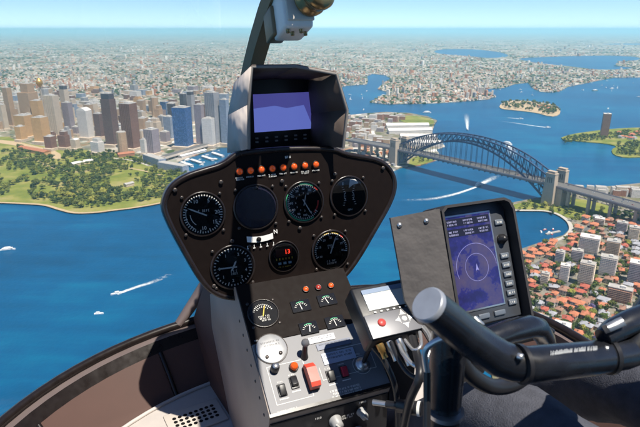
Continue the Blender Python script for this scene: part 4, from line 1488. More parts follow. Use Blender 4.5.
def needle(b, M, ang, L, w=.0016, z=.003, tail=.007):
    a = R(ang)
    d = Vector((math.cos(a), math.sin(a), 0))
    nn = Vector((-d.y, d.x, 0))
    b.add([d * -tail - nn * w + Vector((0, 0, z)), d * L * .75 - nn * w + Vector((0, 0, z)), d * L + Vector((0, 0, z)), d * L * .75 + nn * w + Vector((0, 0, z)), d * -tail + nn * w + Vector((0, 0, z))], [(0, 1, 2, 3, 4)], M=M)
    return b
def gauge(nm, x, y, r, M=None, glass=True, dial=DIALB, screws=True):
    """a round instrument let into the panel: bezel ring with recessed dial, four screws and cover glass"""
    if M is None:
        c = MP @ Vector((*pan_xy(x, y), 0))
        M = frame(c, E1, PE2)
    bz = MB().lathe([(r * 1.10, .0005), (r * 1.09, .0022), (r * 1.03, .003), (r * 1.0, .0024), (r * .985, -.0015)], 40, M)
    root = hpart(nm, bz, TRIM)
    hpart('dial', MB().disc(r * .99, -.0008 + .0012, 40, M), dial, root)
    if screws:
        for a in (45, 135, 225, 315):
            q = (r * 1.27 * math.cos(R(a)), r * 1.27 * math.sin(R(a)))
            sb = MB()
            M2 = M @ Matrix.Translation((q[0], q[1], 0))
            sb.lathe([(.0032, .0004), (.003, .0016), (.0008, .002), (.0001, .002)], 12, M2)
            hpart('screw', sb, DSTEEL, root)
    if glass:
        hpart('cover_glass', MB().disc(r * .985, .0016 + .0022, 40, M), GLASSD, root)
    return root, M

# airspeed
g, M = gauge('airspeed_gauge', 203, 214, .0385)
hpart('tick_mark', ring_ticks(MB(), M, .0325, .036, 0, 352, 44, .0009, major=4), WHT, g)
b = MB()
for s_, a in (('10', 115), ('5', 62), ('20', 2), ('10', 268), ('15', 320)):
    text_mb(s_, .0095, M, (.0265 * math.cos(R(a)), .0265 * math.sin(R(a))), .0008, b)
dashes(b, M, .003, .006, .022, 1, .005, .004, 3)
hpart('numeral', b, WHT, g)
hpart('needle', needle(MB(), M, 153, .031, .0013), WHT, g)
hpart('range_arc', arc(arc(MB(), M, .0225, .024, 178, 232), M, .0305, .0318, 160, 240), WHT, g)
# blank scope
g, M = gauge('blank_instrument', 256, 207, .0405, dial=mat('scope_dark', (0.020, 0.018, 0.034), .25))
# dual tachometer
g, M = gauge('dual_tachometer', 304, 202, .0385)
hpart('green_arc', arc(arc(MB(), M, .0355, .038, 55, 100), M, .0355, .038, 150, 300), GRN, g)
hpart('red_arc', arc(arc(MB(), M, .0355, .038, 35, 50), M, .028, .031, -50, 0), REDM, g)
hpart('tick_mark', ring_ticks(MB(), M, .031, .0345, 40, 320, 40, .0008, major=5), WHT, g)
b = MB()
for k in range(9):
    a = 60 + k * 30
    text_mb(str((k * 10 + 30) % 110), .0062, M, (.0262 * math.cos(R(a)), .0262 * math.sin(R(a))), .0008, b)
    text_mb(str(10 - k), .005, M, (.0175 * math.cos(R(a)), .0175 * math.sin(R(a))), .0008, b)
hpart('numeral', b, WHT, g)
hpart('needle', needle(needle(MB(), M, 297, .030, .001), M, 75, .016, .0009), WHT, g)
# engine gauge with twin scales
g, M = gauge('engine_gauge', 349, 196, .0385)
b = MB()
for sg in (-1, 1):
    for k in range(9):
        yy = -.018 + k * .0046
        xx = sg * (.0065 + .0045 * (abs(k - 4) / 4) ** 1.5)
        b.add([(xx, yy, .0008), (xx + sg * .004, yy, .0008), (xx + sg * .004, yy + .0011, .0008), (xx, yy + .0011, .0008)], [(0, 1, 2, 3) if sg > 0 else (3, 2, 1, 0)], M=M)
hpart('scale_mark', b, WHT, g)
hpart('range_arc', arc(arc(MB(), M, .0105, .0115, 130, 230, .0009), M, .0105, .0115, -50, 50, .0009), WHT, g)
b = text_mb('E', .008, M, (-.012, .026), .0008)
text_mb('GPH', .0052, M, (0, -.028), .0008, b)
hpart('numeral', b, WHT, g)
hpart('flag', MB().add([(0, .016, .0012), (.004, .034, .0012), (.016, .033, .0012), (.023, .024, .0012), (.01, .022, .0012)], [(4, 3, 2, 1, 0)], M=M), WHT, g)
# vertical speed
g, M = gauge('vertical_speed_gauge', 233, 267, .0395)
hpart('tick_mark', ring_ticks(MB(), M, .033, .0365, 0, 350, 35, .0009, major=5), WHT, g)
b = MB()
for s_, a in (('0', 180), ('1', 118), ('2', 62), ('3', 22), ('4', -20), ('3', -55), ('2', -95), ('1', -140)):
    text_mb(s_, .008, M, (.026 * math.cos(R(a)), .026 * math.sin(R(a))), .0008, b)
dashes(b, M, .001, -.008, .014, 2, .005, .0035, 8)
hpart('numeral', b, WHT, g)
hpart('needle', needle(needle(MB(), M, 178, .031, .0014), M, 60, .014, .0016), WHT, g)
# clock with red figures
g, M = gauge('digital_clock', 284, 256, .0285, screws=False)
hpart('display', MB().box((0, .008, .0016), (.034, .016, .0012), M), mat('clock_window', (0.05, 0.004, 0.004), .3), g)
hpart('figure', text_mb('13', .012, M, (.007, .008), .0024), mat('clock_red', (0.5, 0.02, 0.01), .5, emit=(1, .05, .02), estr=.9), g)
b = MB()
for k in range(6):
    b.box((-.016 + k * .0064, -.005, .0014), (.002, .004, .0008), M)
hpart('caption', dashes(b, M, 0, -.021, .026, 1, .004, .002, 4), YEL, g)
for k in (-1, 0, 1):
    hpart('key', MB().box((k * .0105, -.0135, .0022), (.006, .0045, .002), M), mat('key_blue', (0.35, 0.5, 0.6), .5), g)
# manifold pressure
g, M = gauge('manifold_gauge', 331, 250, .0385)
hpart('tick_mark', ring_ticks(MB(), M, .032, .0355, -10, 200, 30, .0009, major=5), WHT, g)
hpart('green_arc', arc(MB(), M, .0345, .0365, 60, 112), YEL, g)
hpart('red_arc', arc(MB(), M, .0335, .0365, 40, 52), REDM, g)
b = MB()
for s_, a in (('10', 205), ('15', 160), ('20', 122), ('25', 88), ('30', 55), ('35', 25), ('40', -8)):
    text_mb(s_, .0062, M, (.0255 * math.cos(R(a)), .0255 * math.sin(R(a))), .0008, b)
dashes(b, M, 0, .010, .014, 2, .0045, .003, 5)
dashes(b, M, 0, -.022, .022, 2, .005, .0033, 6)
hpart('numeral', b, WHT, g)
hpart('needle', needle(MB(), M, 66, .031, .0013), WHT, g)
# slip ball under the scope
c = MP @ Vector((*pan_xy(260, 239), 0))
M = frame(c, E1, PE2)
tb_ = MB()
for k in range(12):
    x0, x1 = -.026 + k * .052 / 12, -.026 + (k + 1) * .052 / 12
    f_ = lambda x: 9 * x * x * .55
    tb_.add([(x0, f_(x0) - .0055, .0018), (x1, f_(x1) - .0055, .0018), (x1, f_(x1) + .0055, .0018), (x0, f_(x0) + .0055, .0018)], [(0, 1, 2, 3)], M=M)
sb_ = hpart('slip_indicator', tb_, WHT)
hpart('ball', MB().lathe([(.0001, .006), (.003, .0052), (.0048, .0034), (.0048, .002)], 16, M @ Matrix.Translation((-.003, 0, 0))), DIALB, sb_)
b = MB()
for k in range(5):
    xx = -.026 + k * .013
    b.box((xx, -.0125, .001), (.0012, .006, .001), M)
    b.box((xx, -.0155, .001), (.0042, .0016, .001), M)
text_mb('N', .011, M, (.032, .010), .001, b)
hpart('scale_mark', b, WHT, sb_)
# warning lights with captions
for k in range(8):
    x, y = 239.3 + k * 10.9, 171.6 - k * 1.02
    c = MP @ Vector((*pan_xy(x, y), 0))
    M = frame(c, E1, PE2)
    w_ = hpart('warning_light', MB().lathe([(.0078, .0004), (.0078, .003), (.0066, .0042), (.006, .003)], 20, M), TRIM)
    hpart('lens', MB().lathe([(.0062, .0028), (.0052, .0050), (.003, .0062), (.0001, .0066)], 16, M), LAMP, w_)
    b = MB()
    dashes(b, M, 0, -.0115, .017, 1 if k % 3 else 2, .0035, .0021, 20 + k)
    hpart('caption', b, WHT, w_)
for x, y in ((221, 182), (282, 181), (335, 174), (330, 231), (232, 241), (300, 228), (214, 286), (175, 190), (383, 168), (318, 285), (256, 188)):
    c = MP @ Vector((*pan_xy(x, y), 0))
    hpart('panel_screw', MB().lathe([(.0042, .0003), (.004, .0018), (.001, .0022), (.0001, .0022)], 14, frame(c, E1, PE2)), DSTEEL)
hpart('panel_caption', dashes(dashes(dashes(MB(), MP @ Matrix.Translation((*pan_xy(298, 279), 0)), 0, 0, .036, 1, .004, .0032, 31), MP @ Matrix.Translation((*pan_xy(275, 283), 0)), 0, 0, .02, 1, .004, .0028, 32), MP @ Matrix.Translation((*pan_xy(288, 157), 0)), 0, 0, .012, 1, .004, .004, 33), WHT)

# ---- centre console
TC = R(33)
CE2 = Vector((0, math.cos(TC), math.sin(TC)))
CN = E1.cross(CE2)
CON = (Hd(238, 304, .985), CN)
def con(x, y, z=0.0):
    return Hp(x, y, CON) + CN * z
def con_f(x, y, z=0.0):
    return frame(con(x, y, z), E1, CE2)
pTL, pBL, pTR, pBR = con(238, 304), con(273, 423), con(345, 285), con(394, 379)
XL, XR = (pTL.x + pBL.x) / 2, (pTR.x + pBR.x) / 2
top = Vector((0, 0, 0)) + pTL
bot = (pBL + pBR) / 2
def on_face(u, v, z=0.0):
    """u across 0..1, v down the face 0..1"""
    p = top + (bot - top) * v
    return Vector((XL + (XR - XL) * u, p.y, p.z)) + CN * z
prof = [(bot.y, bot.z), (bot.y + .012, bot.z - .03), (bot.y + .02, -FLOOR + .02), (1.22, -FLOOR + .02), (1.20, -.62), (1.0, top.z - .03), (top.y + .03, top.z + .02)]
b = MB()
k = len(prof)
b.add([(XL, y, z) for y, z in prof] + [(XR, y, z) for y, z in prof], [tuple(range(k)), tuple(range(2 * k - 1, k - 1, -1))] + [(i, k + i, k + (i + 1) % k, (i + 1) % k) for i in range(k)])
hpart('console', b, SIDEP)
def plate(nm, u0, v0, u1, v1, z0, z1, m, par=None, bev=.0):
    c = [on_face(u0, v0), on_face(u1, v0), on_face(u1, v1), on_face(u0, v1)]
    vs_ = [q + CN * z0 for q in c] + [q + CN * z1 for q in c]
    return hpart(nm, MB().add(vs_, [(0, 1, 2, 3), (7, 6, 5, 4), (0, 4, 5, 1), (1, 5, 6, 2), (2, 6, 7, 3), (3, 7, 4, 0)]), m, par)
up_plate = plate('upper_plate', .004, -.16, .99, .40, .0005, .006, BLACK)
lo_plate = plate('lower_plate', .01, .405, .99, .985, .0005, .005, GREYP)
plate('console_edge', -.005, .985, 1.005, 1.01, -.004, .006, TRIM)
# round gauge
M = con_f(263, 315, .006)
g, M = gauge('oil_gauge', 0, 0, .027, M)
hpart('tick_mark', ring_ticks(ring_ticks(MB(), M, .0165, .0195, 20, 160, 12, .0006), M, .012, .0145, 40, 140, 6, .0006), WHT, g)
b = MB()
dashes(b, M, 0, -.006, .022, 3, .0042, .0026, 44, .0009)
hpart('caption', b, WHT, g)
hpart('needle', needle(MB(), M, 70, .017, .0009), YEL, g)
# small engine gauges in two rows
for (x, y, w_) in ((300, 308, .036), (326, 302, .036), (308, 330, .034), (334, 324, .036)):
    M = con_f(x, y, .006)
    g = hpart('small_gauge', MB().box((0, 0, .001), (w_ * 1.02, .024, .002), M, bev=.0008), DIALB)
    b = ring_ticks(MB(), M @ Matrix.Translation((0, -.006, .002)), .010, .0135, 25, 155, 7, .0005, .0006)
    hpart('scale_mark', b, WHT, g)
    hpart('green_arc', arc(MB(), M @ Matrix.Translation((0, -.006, .002)), .0138, .015, 60, 120, .0006), GRN, g)
    hpart('needle', needle(MB(), M @ Matrix.Translation((0, -.006, .002)), rnd.uniform(70, 120), .012, .0007, .0012, .002), WHT, g)
    hpart('cover_glass', MB().box((0, 0, .0042), (w_, .023, .0004), M), GLASSD, g)
for k, x in enumerate((306, 318.5, 331)):
    M = con_f(x - 1, 291.5 - k * 1.9, .006)
    w_ = hpart('warning_light', MB().lathe([(.0068, .0004), (.0068, .003), (.0058, .004), (.005, .003)], 18, M), TRIM)
    hpart('lens', MB().lathe([(.0054, .0028), (.0046, .0050), (.0026, .006), (.0001, .0064)], 16, M), LAMP if k != 1 else LAMPD, w_)
# plates with print
def placard(x, y, w_, h_, rows, seed, m=mat('placard_pale', (0.55, 0.56, 0.60), .4), z=.006):
    M = con_f(x, y, z)
    g = hpart('placard', MB().box((0, 0, .0006), (w_, h_, .0012), M), m)
    b = dashes(MB(), M @ Matrix.Translation((0, 0, .0013)), 0, h_ * .28, w_ * .86, rows, h_ * .3, h_ * .14, seed, .0003)
    hpart('print', b, mat('print_grey', (0.12, 0.12, 0.13), .6), g)
placard(321, 340, .050, .012, 2, 51)
placard(338, 357.5, .062, .021, 2, 52, mat('placard_blue', (0.42, 0.47, 0.58), .35))
placard(333, 345.5, .066, .012, 1, 53, mat('placard_slate', (0.14, 0.16, 0.22), .3))
M = con_f(271, 350, .005)
g = hpart('round_cover', MB().lathe([(.0275, .0003), (.0275, .0015), (.0262, .0022), (.0001, .0022)], 36, M), mat('cover_silver', (0.42, 0.42, 0.42), .35, .5, var=.15, scale=50))
for dx, dy in ((-.012, -.014), (.013, -.012)):
    hpart('screw', MB().lathe([(.0036, .002), (.0034, .0042), (.001, .0048), (.0001, .0048)], 12, M @ Matrix.Translation((dx, dy, 0))), DSTEEL, g)
hpart('print', dashes(MB(), M @ Matrix.Translation((0, .008, .0024)), 0, .004, .034, 2, .006, .003, 54, .0002), mat('print_grey', (0.12, 0.12, 0.13), .6), g)
hpart('cover_ring', MB().lathe([(.0292, .0002), (.0290, .0012), (.0283, .0012), (.0281, .0002)], 36, M), DSTEEL, g)
# switches, knob, lamp
def rocker(x, y, m, w_=.0105, h_=.017, tilt=14):
    M = con_f(x, y, .005)
    g = hpart('rocker_switch', MB().box((0, 0, .0012), (w_ * 1.35, h_ * 1.25, .0024), M, bev=.0008), PLAST)
    hpart('rocker', MB().box((0, 0, .0055), (w_, h_, .007), M @ Matrix.Rotation(R(tilt), 4, 'X'), bev=.001), m, g)
    b = MB().box((0, -.0148, .0004), (.016, .0016, .0006), M)
    dashes(b, M, 0, .0145, .012, 1, .004, .002, int(x), .0005)
    hpart('caption', b, WHT, g)
rocker(281.5, 391.5, PLAST)
rocker(293.5, 384, PLAST, tilt=-14)
rocker(330, 377.5, PLAST)
rocker(343, 373, mat('rocker_red', (0.5, 0.025, 0.05), .4))
M = con_f(274, 371, .005)
g = hpart('knob', MB().lathe([(.0078, .0002), (.0076, .012), (.0066, .0165), (.0055, .0178), (.0001, .018)], 20, M), PLAST)
hpart('knob_cap', MB().lathe([(.0056, .0181), (.005, .0190), (.0001, .0193)], 18, M), METAL, g)
M = con_f(293, 369, .005)
g = hpart('warning_light', MB().lathe([(.0084, .0002), (.0084, .004), (.007, .0052), (.0066, .004)], 20, M), TRIM)
hpart('lens', MB().lathe([(.0068, .004), (.0066, .010), (.005, .0128), (.0001, .0142)], 18, M), LAMP, g)
# guarded switch: red flip cover and black lever with ball
M = con_f(310, 380, .005)
g = hpart('switch_guard', MB().box((0, 0, .0022), (.019, .044, .0042), M, bev=.001), PLAST)
cov = MB()
pr = [(-.021, .006), (-.021, .021), (-.014, .024), (.012, .024), (.022, .015), (.022, .006)]
kk = len(pr)
cov.add([(-.0085, y, z) for y, z in pr] + [(.0085, y, z) for y, z in pr], [tuple(range(kk - 1, -1, -1)), tuple(range(kk, 2 * kk))] + [(i, (i + 1) % kk, kk + (i + 1) % kk, kk + i) for i in range(kk)], M=M)
hpart('guard_cover', cov, REDP, g)
M = con_f(303, 356, .005)
g = hpart('ball_lever', MB().tube([M @ Vector((0, -.004, 0)), M @ Vector((0, .0, .012)), M @ Vector((.0, .006, .026))], [.0075, .005, .0042], 14), PLAST)
hpart('ball', MB().lathe([(.0001, -.0075), (.0045, -.006), (.0072, -.002), (.0072, .002), (.0045, .006), (.0001, .0075)], 18, M @ Matrix.Translation((0, .008, .031))), mat('ball_grey', (0.12, 0.12, 0.13), .3), g)
# ignition key
M = con_f(361, 366, .005)
g = hpart('ignition_switch', MB().lathe([(.0135, .0002), (.0135, .003), (.011, .006), (.009, .0062), (.0085, .011), (.0001, .0112)], 28, M), METAL)
hpart('key', MB().tube([M @ Vector((.001, .001, .010)), M @ Vector((.006, .008, .028)), M @ Vector((.010, .014, .044))], [.0035, .0042, .0048], 10), PLAST, g)
b = arc(MB(), M, .0165, .0172, 30, 330)
dashes(b, M, -.004, .021, .02, 1, .004, .0024, 71)
hpart('caption', b, WHT, g)
# white box lines and print on the plates
b = MB()
def line_f(b, u0, v0, u1, v1, w=.0008, z=.0054):
    a, c = on_face(u0, v0, z), on_face(u1, v1, z)
    d_ = (c - a).normalized()
    nn = CN.cross(d_) * w / 2
    b.add([a - nn, c - nn, c + nn, a + nn], [(0, 1, 2, 3)])
for q in ((.07, .62, .07, .93), (.07, .93, .36, .93), (.36, .93, .36, .80), (.07, .62, .36, .62), (.36, .62, .36, .66), (.66, .60, .93, .60), (.93, .60, .93, .83), (.93, .83, .47, .83), (.47, .83, .47, .72)):
    line_f(b, *q)
dashes(b, con_f(345, 389, .0052), 0, 0, .058, 3, .0052, .0028, 61, .0002)
dashes(b, con_f(287, 411, .0052), 0, 0, .034, 2, .004, .0022, 62, .0002)
dashes(b, con_f(262, 341, .0062), 0, 0, .03, 1, .004, .002, 63, .0002)
hpart('print', b, WHT)
# lower front of the console: radio face with knobs
FN = Vector((0, -1, 0))
def front_M(x, y):
    p = Hp(x, y, (Vector((0, bot.y + .004, 0)), Vector((0, -1, 0))))
    return frame(p, E1, Vector((0, 0, 1)))
hpart('radio_face', MB().box(((XL + XR) / 2, bot.y + .012, bot.z - .115), (XR - XL - .004, .012, .19)), PLAST)
for (x, y, r_) in ((335, 420, .0095), (361, 411, .0075), (357, 430, .008), (312, 432, .006)):
    M = front_M(x, y)
    g = hpart('radio_knob', MB().lathe([(r_ * 1.25, .001), (r_ * 1.2, .004), (r_, .006), (r_ * .92, .017), (.0001, .018)], 20, M), mat('knob_grey', (0.3, 0.3, 0.3), .45))
    hpart('pointer', MB().box((0, 0, .0185), (.002, r_ * 1.7, .002), M @ Matrix.Rotation(.7, 4, 'Z')), WHT, g)
b = dashes(dashes(dashes(MB(), front_M(347, 414), 0, 0, .024, 2, .005, .003, 81, .003), front_M(362, 401), 0, 0, .015, 1, .005, .003, 82, .003), front_M(318, 417), 0, 0, .012, 1, .005, .003, 83, .003)
hpart('print', b, WHT)
# rivets along the pedestal side
for k in range(7):
    q = on_face(0, .08 + k * .14)
    M = frame(Vector((XL - .0002, q.y + .02, q.z - .03)), Vector((0, -1, 0)), Vector((0, 0, 1)))
    hpart('rivet', MB().lathe([(.0032, 0), (.0026, .0012), (.0001, .0016)], 10, M), DSTEEL)

# ---- data unit at the right of the console, with plugs and cables
UT = R(33)
UE2 = Vector((0, math.cos(UT), math.sin(UT)))
UN = E1.cross(UE2)
UPL = (Hd(385, 302, .86), UN)
def unit_f(x, y, z=0.0):
    return frame(Hp(x, y, UPL) + UN * z, E1, UE2)
c0 = unit_f(388, 308)
g = hpart('data_unit', MB().box((0, 0, -.021), (.098, .094, .042), c0, bev=.004), PLAST)
hpart('face_plate', MB().box((0, -.026, .0012), (.092, .040, .002), c0, bev=.0006), mat('unit_slate', (0.16, 0.16, 0.17), .4, .3), g)
hpart('display', MB().box((.004, .019, .0008), (.074, .036, .0016), c0), mat('lcd_pale', (0.62, 0.64, 0.60), .35), g)
hpart('display_shade', MB().box((.004, .034, .0018), (.076, .008, .0016), c0), mat('lcd_blue', (0.2, 0.26, 0.36), .3), g)
b = MB()
for k in range(6):
    b.box((-.025 + k * .0112, -.0035, .0017), (.004, .0022, .0008), c0)
hpart('soft_key', b, WHT, g)
Mr = c0 @ Matrix.Translation((-.022, -.023, .002))
hpart('red_button', MB().lathe([(.0068, 0), (.0066, .002), (.005, .0034), (.0001, .004)], 18, Mr), mat('button_red', (0.5, 0.06, 0.05), .4), g)
Mr = c0 @ Matrix.Translation((.018, -.024, .0025))
b = MB()
for a in range(4):
    q = Matrix.Rotation(a * math.pi / 2, 4, 'Z')
    b.add([q @ Vector((-.004, .0085, 0)), q @ Vector((.004, .0085, 0)), q @ Vector((.0, .0165, 0))], [(0, 1, 2)], M=Mr)
    b.add([q @ Vector((-.006, .0075, 0)), q @ Vector((.006, .0075, 0)), q @ Vector((.006, .0083, 0)), q @ Vector((-.006, .0083, 0))], [(0, 1, 2, 3)], M=Mr)
b.lathe([(.0045, 0), (.0035, .0018), (.0001, .002)], 14, Mr)
hpart('direction_pad', b, WHT, g)
fr_ = c0 @ Matrix.Translation((0, -.047, -.022))
for k, (dx, m_, L_) in enumerate(((-.03, mat('plug_brass', (0.5, 0.3, 0.1), .35, .8), .022), (-.014, METAL, .030), (.004, METAL, .042), (.03, PLAST, .018))):
    a0 = fr_ @ Vector((dx, 0, .004))
    a1 = fr_ @ Vector((dx + .004, -L_, -.004))
    hpart('plug', MB().tube([a0, a0.lerp(a1, .5), a0.lerp(a1, .52), a1], [.0062, .0062, .0048, .0048], 14), m_, g)
def cable(pts, r_, m_, nm='cable'):
    P = spline([Vector(p) for p in pts], 8) if False else None
    out_ = []
    n_ = len(pts)
    V = [Vector(p) for p in pts]
    for i in range(n_ - 1):
        p0, p1, p2, p3 = (V[max(0, min(n_ - 1, i + d))] for d in (-1, 0, 1, 2))
        for j in range(7):
            t_ = j / 7
            out_.append(0.5 * ((2 * p1) + (-p0 + p2) * t_ + (2 * p0 - 5 * p1 + 4 * p2 - p3) * t_ * t_ + (-p0 + 3 * p1 - 3 * p2 + p3) * t_ ** 3))
    out_.append(V[-1])
    return hpart(nm, MB().tube(out_, r_, 8), m_)
cable([Hd(399, 345, .80), Hd(404, 355, .77), Hd(416, 366, .74), Hd(427, 358, .74), Hd(431, 340, .76), Hd(424, 327, .80)], .0032, SILV)
cable([Hd(391, 342, .81), Hd(400, 362, .78), Hd(412, 376, .76), Hd(436, 384, .74), Hd(450, 400, .76)], .0036, PLAST)
cable([Hd(405, 340, .80), Hd(414, 350, .76), Hd(421, 345, .76), Hd(420, 332, .79)], .0026, SILV)
cable([Hd(412, 338, .80), Hd(420, 372, .72), Hd(410, 400, .74), Hd(402, 435, .78)], .006, PLAST)
cable([Hd(372, 345, .84), Hd(385, 362, .84), Hd(396, 392, .84), Hd(398, 440, .86)], .005, PLAST)
hpart('unit_bracket', MB().box((.44, .72, -.56), (.05, .05, .17)).box((.415, .75, -.63), (.07, .04, .03)), PLAST)
# plug with red ring lying under the unit
a0, a1 = Hd(386, 404, .78), Hd(422, 409, .76)
g = hpart('cable_plug', MB().tube([a0, a0.lerp(a1, .3), a0.lerp(a1, .32), a1], [.0055, .0055, .0095, .0105], 14), PLAST)
m_ = a0.lerp(a1, .62)
d_ = (a1 - a0).normalized()
hpart('red_ring', MB().tube([m_, m_ + d_ * .004], .0108, 16), REDM, g)
hpart('white_ring', MB().tube([m_ + d_ * .014, m_ + d_ * .018], .0108, 16), WHT, g)
hpart('silver_tip', MB().tube([a0 - d_ * .02, a0], .0042, 10), METAL, g)

# ---- hooded monitor on top of the panel
def Hy(x, y, Y):
    d = ray(x, y)
    return d * (Y / d.y)
YF, YB = .915, 1.055
def sheet3(nm, quads, m, par=None, th=.004):
    """cloth panel with thickness from a grid of quads"""
    b = MB()
    for q in quads:
        n_ = (q[1] - q[0]).cross(q[3] - q[0]).normalized() * th
        vs_ = list(q) + [v + n_ for v in q]
        b.add(vs_, [(3, 2, 1, 0), (4, 5, 6, 7), (0, 1, 5, 4), (1, 2, 6, 5), (2, 3, 7, 6), (3, 0, 4, 7)], True)
    return hpart(nm, b, m, par)
ftl, fbl = Hy(252.5, 67, YF), Hy(249, 149, YF + .015)
btl, bbl = Hy(236, 83, 1.06), Hy(229, 153, 1.05)
ftm, ftr = Hy(296, 66.5, YF - .005), Hy(336, 74, YF)
btr = Vector((ftr.x - .005, 1.06, btl.z))
btm = Vector((ftm.x, 1.06, btl.z + .004))
frm, fbr = Hy(347, 110, YF), Hy(343, 148, YF + .01)
bbr = Vector((fbr.x - .02, 1.05, bbl.z))
brm = Vector((frm.x - .02, 1.055, (btl.z + bbl.z) / 2))
mon = hpart('monitor', MB().box(((btl.x + btr.x) / 2 + .016, 1.062, (btl.z + bbl.z) / 2 - .005), (btr.x - btl.x + .022, .02, btl.z - bbl.z + .03), bev=.003), PLAST)
mid_l = ftl.lerp(fbl, .45) + Vector((-.004, 0, 0))
mid_bl = btl.lerp(bbl, .45) + Vector((-.006, 0, 0))
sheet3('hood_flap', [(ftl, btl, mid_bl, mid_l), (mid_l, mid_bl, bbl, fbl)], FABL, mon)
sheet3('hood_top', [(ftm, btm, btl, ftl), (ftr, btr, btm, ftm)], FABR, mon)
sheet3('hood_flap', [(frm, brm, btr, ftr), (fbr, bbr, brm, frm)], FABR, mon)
seam = MB().tube([fbl, mid_l, ftl, ftm, ftr, frm, fbr], .0028, 8)
hpart('hood_seam', seam, mat('seam_grey', (0.22, 0.2, 0.18), .8), mon)
scr = [Hy(253, 94.5, 1.050), Hy(314, 93.5, 1.050), Hy(318, 131.5, 1.050), Hy(255, 132.5, 1.050)]
x0, x1, z0, z1 = scr[0].x, scr[1].x + .004, scr[3].z, scr[0].z
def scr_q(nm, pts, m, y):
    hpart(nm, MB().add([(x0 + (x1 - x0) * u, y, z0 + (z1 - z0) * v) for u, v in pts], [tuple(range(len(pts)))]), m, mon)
scr_q('screen', [(0, 0), (1, 0), (1, 1), (0, 1)], mat('screen_blue', (0.02, 0.02, 0.05), .2, emit=(.055, .055, .24), estr=.7), 1.0505)
scr_q('screen_reflection', [(0, .0), (.96, .0), (.8, .66), (.52, .60), (.33, .68), (0, .63)], mat('reflection_light_blue', (0.02, 0.02, 0.05), .2, emit=(.09, .12, .40), estr=.8), 1.0498)  # reflection put in as a lighter glowing shape on the screen
for k in range(14):
    zz = z0 - .012 - (.008 if k % 2 else 0)
    hpart('button', MB().box((x0 + .004 + (k // 2) * (x1 - x0 - .008) / 6.0, 1.0495, zz), (.006, .004, .003)), mat('button_grey', (0.35, 0.33, 0.32), .5), mon)

# ---- centre windshield post and compass
EL = lambda th, sx, sy, y0, z: Vector((.3 + sx * math.sin(th), y0 + sy * math.cos(th), z))
def rim(th):
    return EL(th, .66, .56, .77, -.75 + .072 * max(0, math.sin(th)))
def ctl(th):
    return EL(th, .80, .73, .77, .12)
def roofc(th):
    return EL(th, .58, .22, -.27, .40)
def glass_pt(th, v):
    return rim(th) * (1 - v) ** 2 + ctl(th) * 2 * v * (1 - v) + roofc(th) * v * v
post = [glass_pt(0, .02 + k / 24 * .98) - Vector((0, .012, .004)) for k in range(25)]
b = MB()
vs_, fs = [], []
for i, p in enumerate(post):
    t_ = (post[min(i + 1, 24)] - post[max(i - 1, 0)]).normalized()
    nn = t_.cross(Vector((1, 0, 0))).normalized()
    for dx, dn in ((-.021, -.01), (-.014, .012), (.014, .012), (.021, -.01)):
        vs_.append(p + Vector((dx, 0, 0)) - nn * dn)
    if i:
        o_ = (i - 1) * 4
        fs += [(o_ + k, o_ + (k + 1) % 4, o_ + 4 + (k + 1) % 4, o_ + 4 + k) for k in range(4)]
b.add(vs_, fs)
hpart('windshield_post', b, POSTM)
CM = frame(Hd(298, 8, .87), E1, Vector((0, .35, .94)).normalized())
cp_ = hpart('compass', MB().box((0, .012, -.036), (.050, .085, .072), CM, bev=.007), COMPW)
hpart('compass_face', MB().box((.002, .014, .002), (.046, .070, .006), CM, bev=.002), mat('compass_bezel', (0.62, 0.57, 0.48), .5), cp_)
hpart('compass_lens', MB().lathe([(.027, .004), (.028, .014), (.0255, .017), (.0245, .028), (.028, .032), (.0285, .040), (.023, .047), (.012, .051), (.0001, .052)], 28, CM @ Matrix.Translation((.016, .010, .002)) @ Matrix.Rotation(R(12), 4, 'Y')), BRONZE, cp_)
for k in range(4):
    hpart('trim_screw', MB().lathe([(.0035, 0), (.0033, .006), (.0001, .007)], 10, CM @ Matrix.Translation((-.018 + k * .0115, -.0305, -.012 - .012 * (k % 2))) @ Matrix.Rotation(R(90), 4, 'X')), BRONZE, cp_)
hpart('compass_base', MB().box((-.016, .0, -.074), (.03, .05, .05), CM, bev=.004), POSTM, cp_)

# ---- moving-map display at the right
DB = R(24)
DE2 = Vector((0, math.sin(DB), math.cos(DB)))
DN = E1.cross(DE2)
d0 = Hd(440, 219, .88)
DM = frame(d0, E1, DE2)
SW, SH = .094, .155
body = hpart('map_display', MB().box((.060, -.083, -.019), (.140, .205, .036), DM, bev=.006), PLAST)
hpart('bezel', MB().box((.0605, -.083, .0005), (.136, .198, .005), DM, bev=.002), mat('bezel_slate', (0.05, 0.055, 0.065), .35), body)
hpart('screen_frame', MB().box((SW / 2, -SH / 2, .0032), (SW + .007, SH + .007, .003), DM, bev=.0012), METAL, body)
ms = bpy.data.materials.new('map_screen')
nt, bb = nodes_of(ms)
tc = nt.nodes.new('ShaderNodeTexCoord')
n1 = noise_node(nt, tc.outputs['Object'], 26, 5, .6)
n2 = noise_node(nt, tc.outputs['Object'], 120, 3, .6)
cmap = ramp(nt, math_node(nt, 'ADD', math_node(nt, 'MULTIPLY', n1, .8), math_node(nt, 'MULTIPLY', n2, .2)), [(0.40, (0.012, 0.012, 0.09)), (0.49, (0.022, 0.022, 0.19)), (0.51, (0.07, 0.06, 0.17)), (0.66, (0.11, 0.085, 0.15))])
bb.inputs['Base Color'].default_value = (0.01, 0.01, 0.03, 1)
bb.inputs['Roughness'].default_value = .15
nt.links.new(cmap, bb.inputs['Emission Color'])
bb.inputs['Emission Strength'].default_value = .55
hpart('screen', MB().add([(0, -SH, .0050), (SW, -SH, .0050), (SW, 0, .0050), (0, 0, .0050)], [(0, 1, 2, 3)], M=DM), ms, body)
b = MB()
mcen = DM @ Matrix.Translation((.052, -.088, .0052))
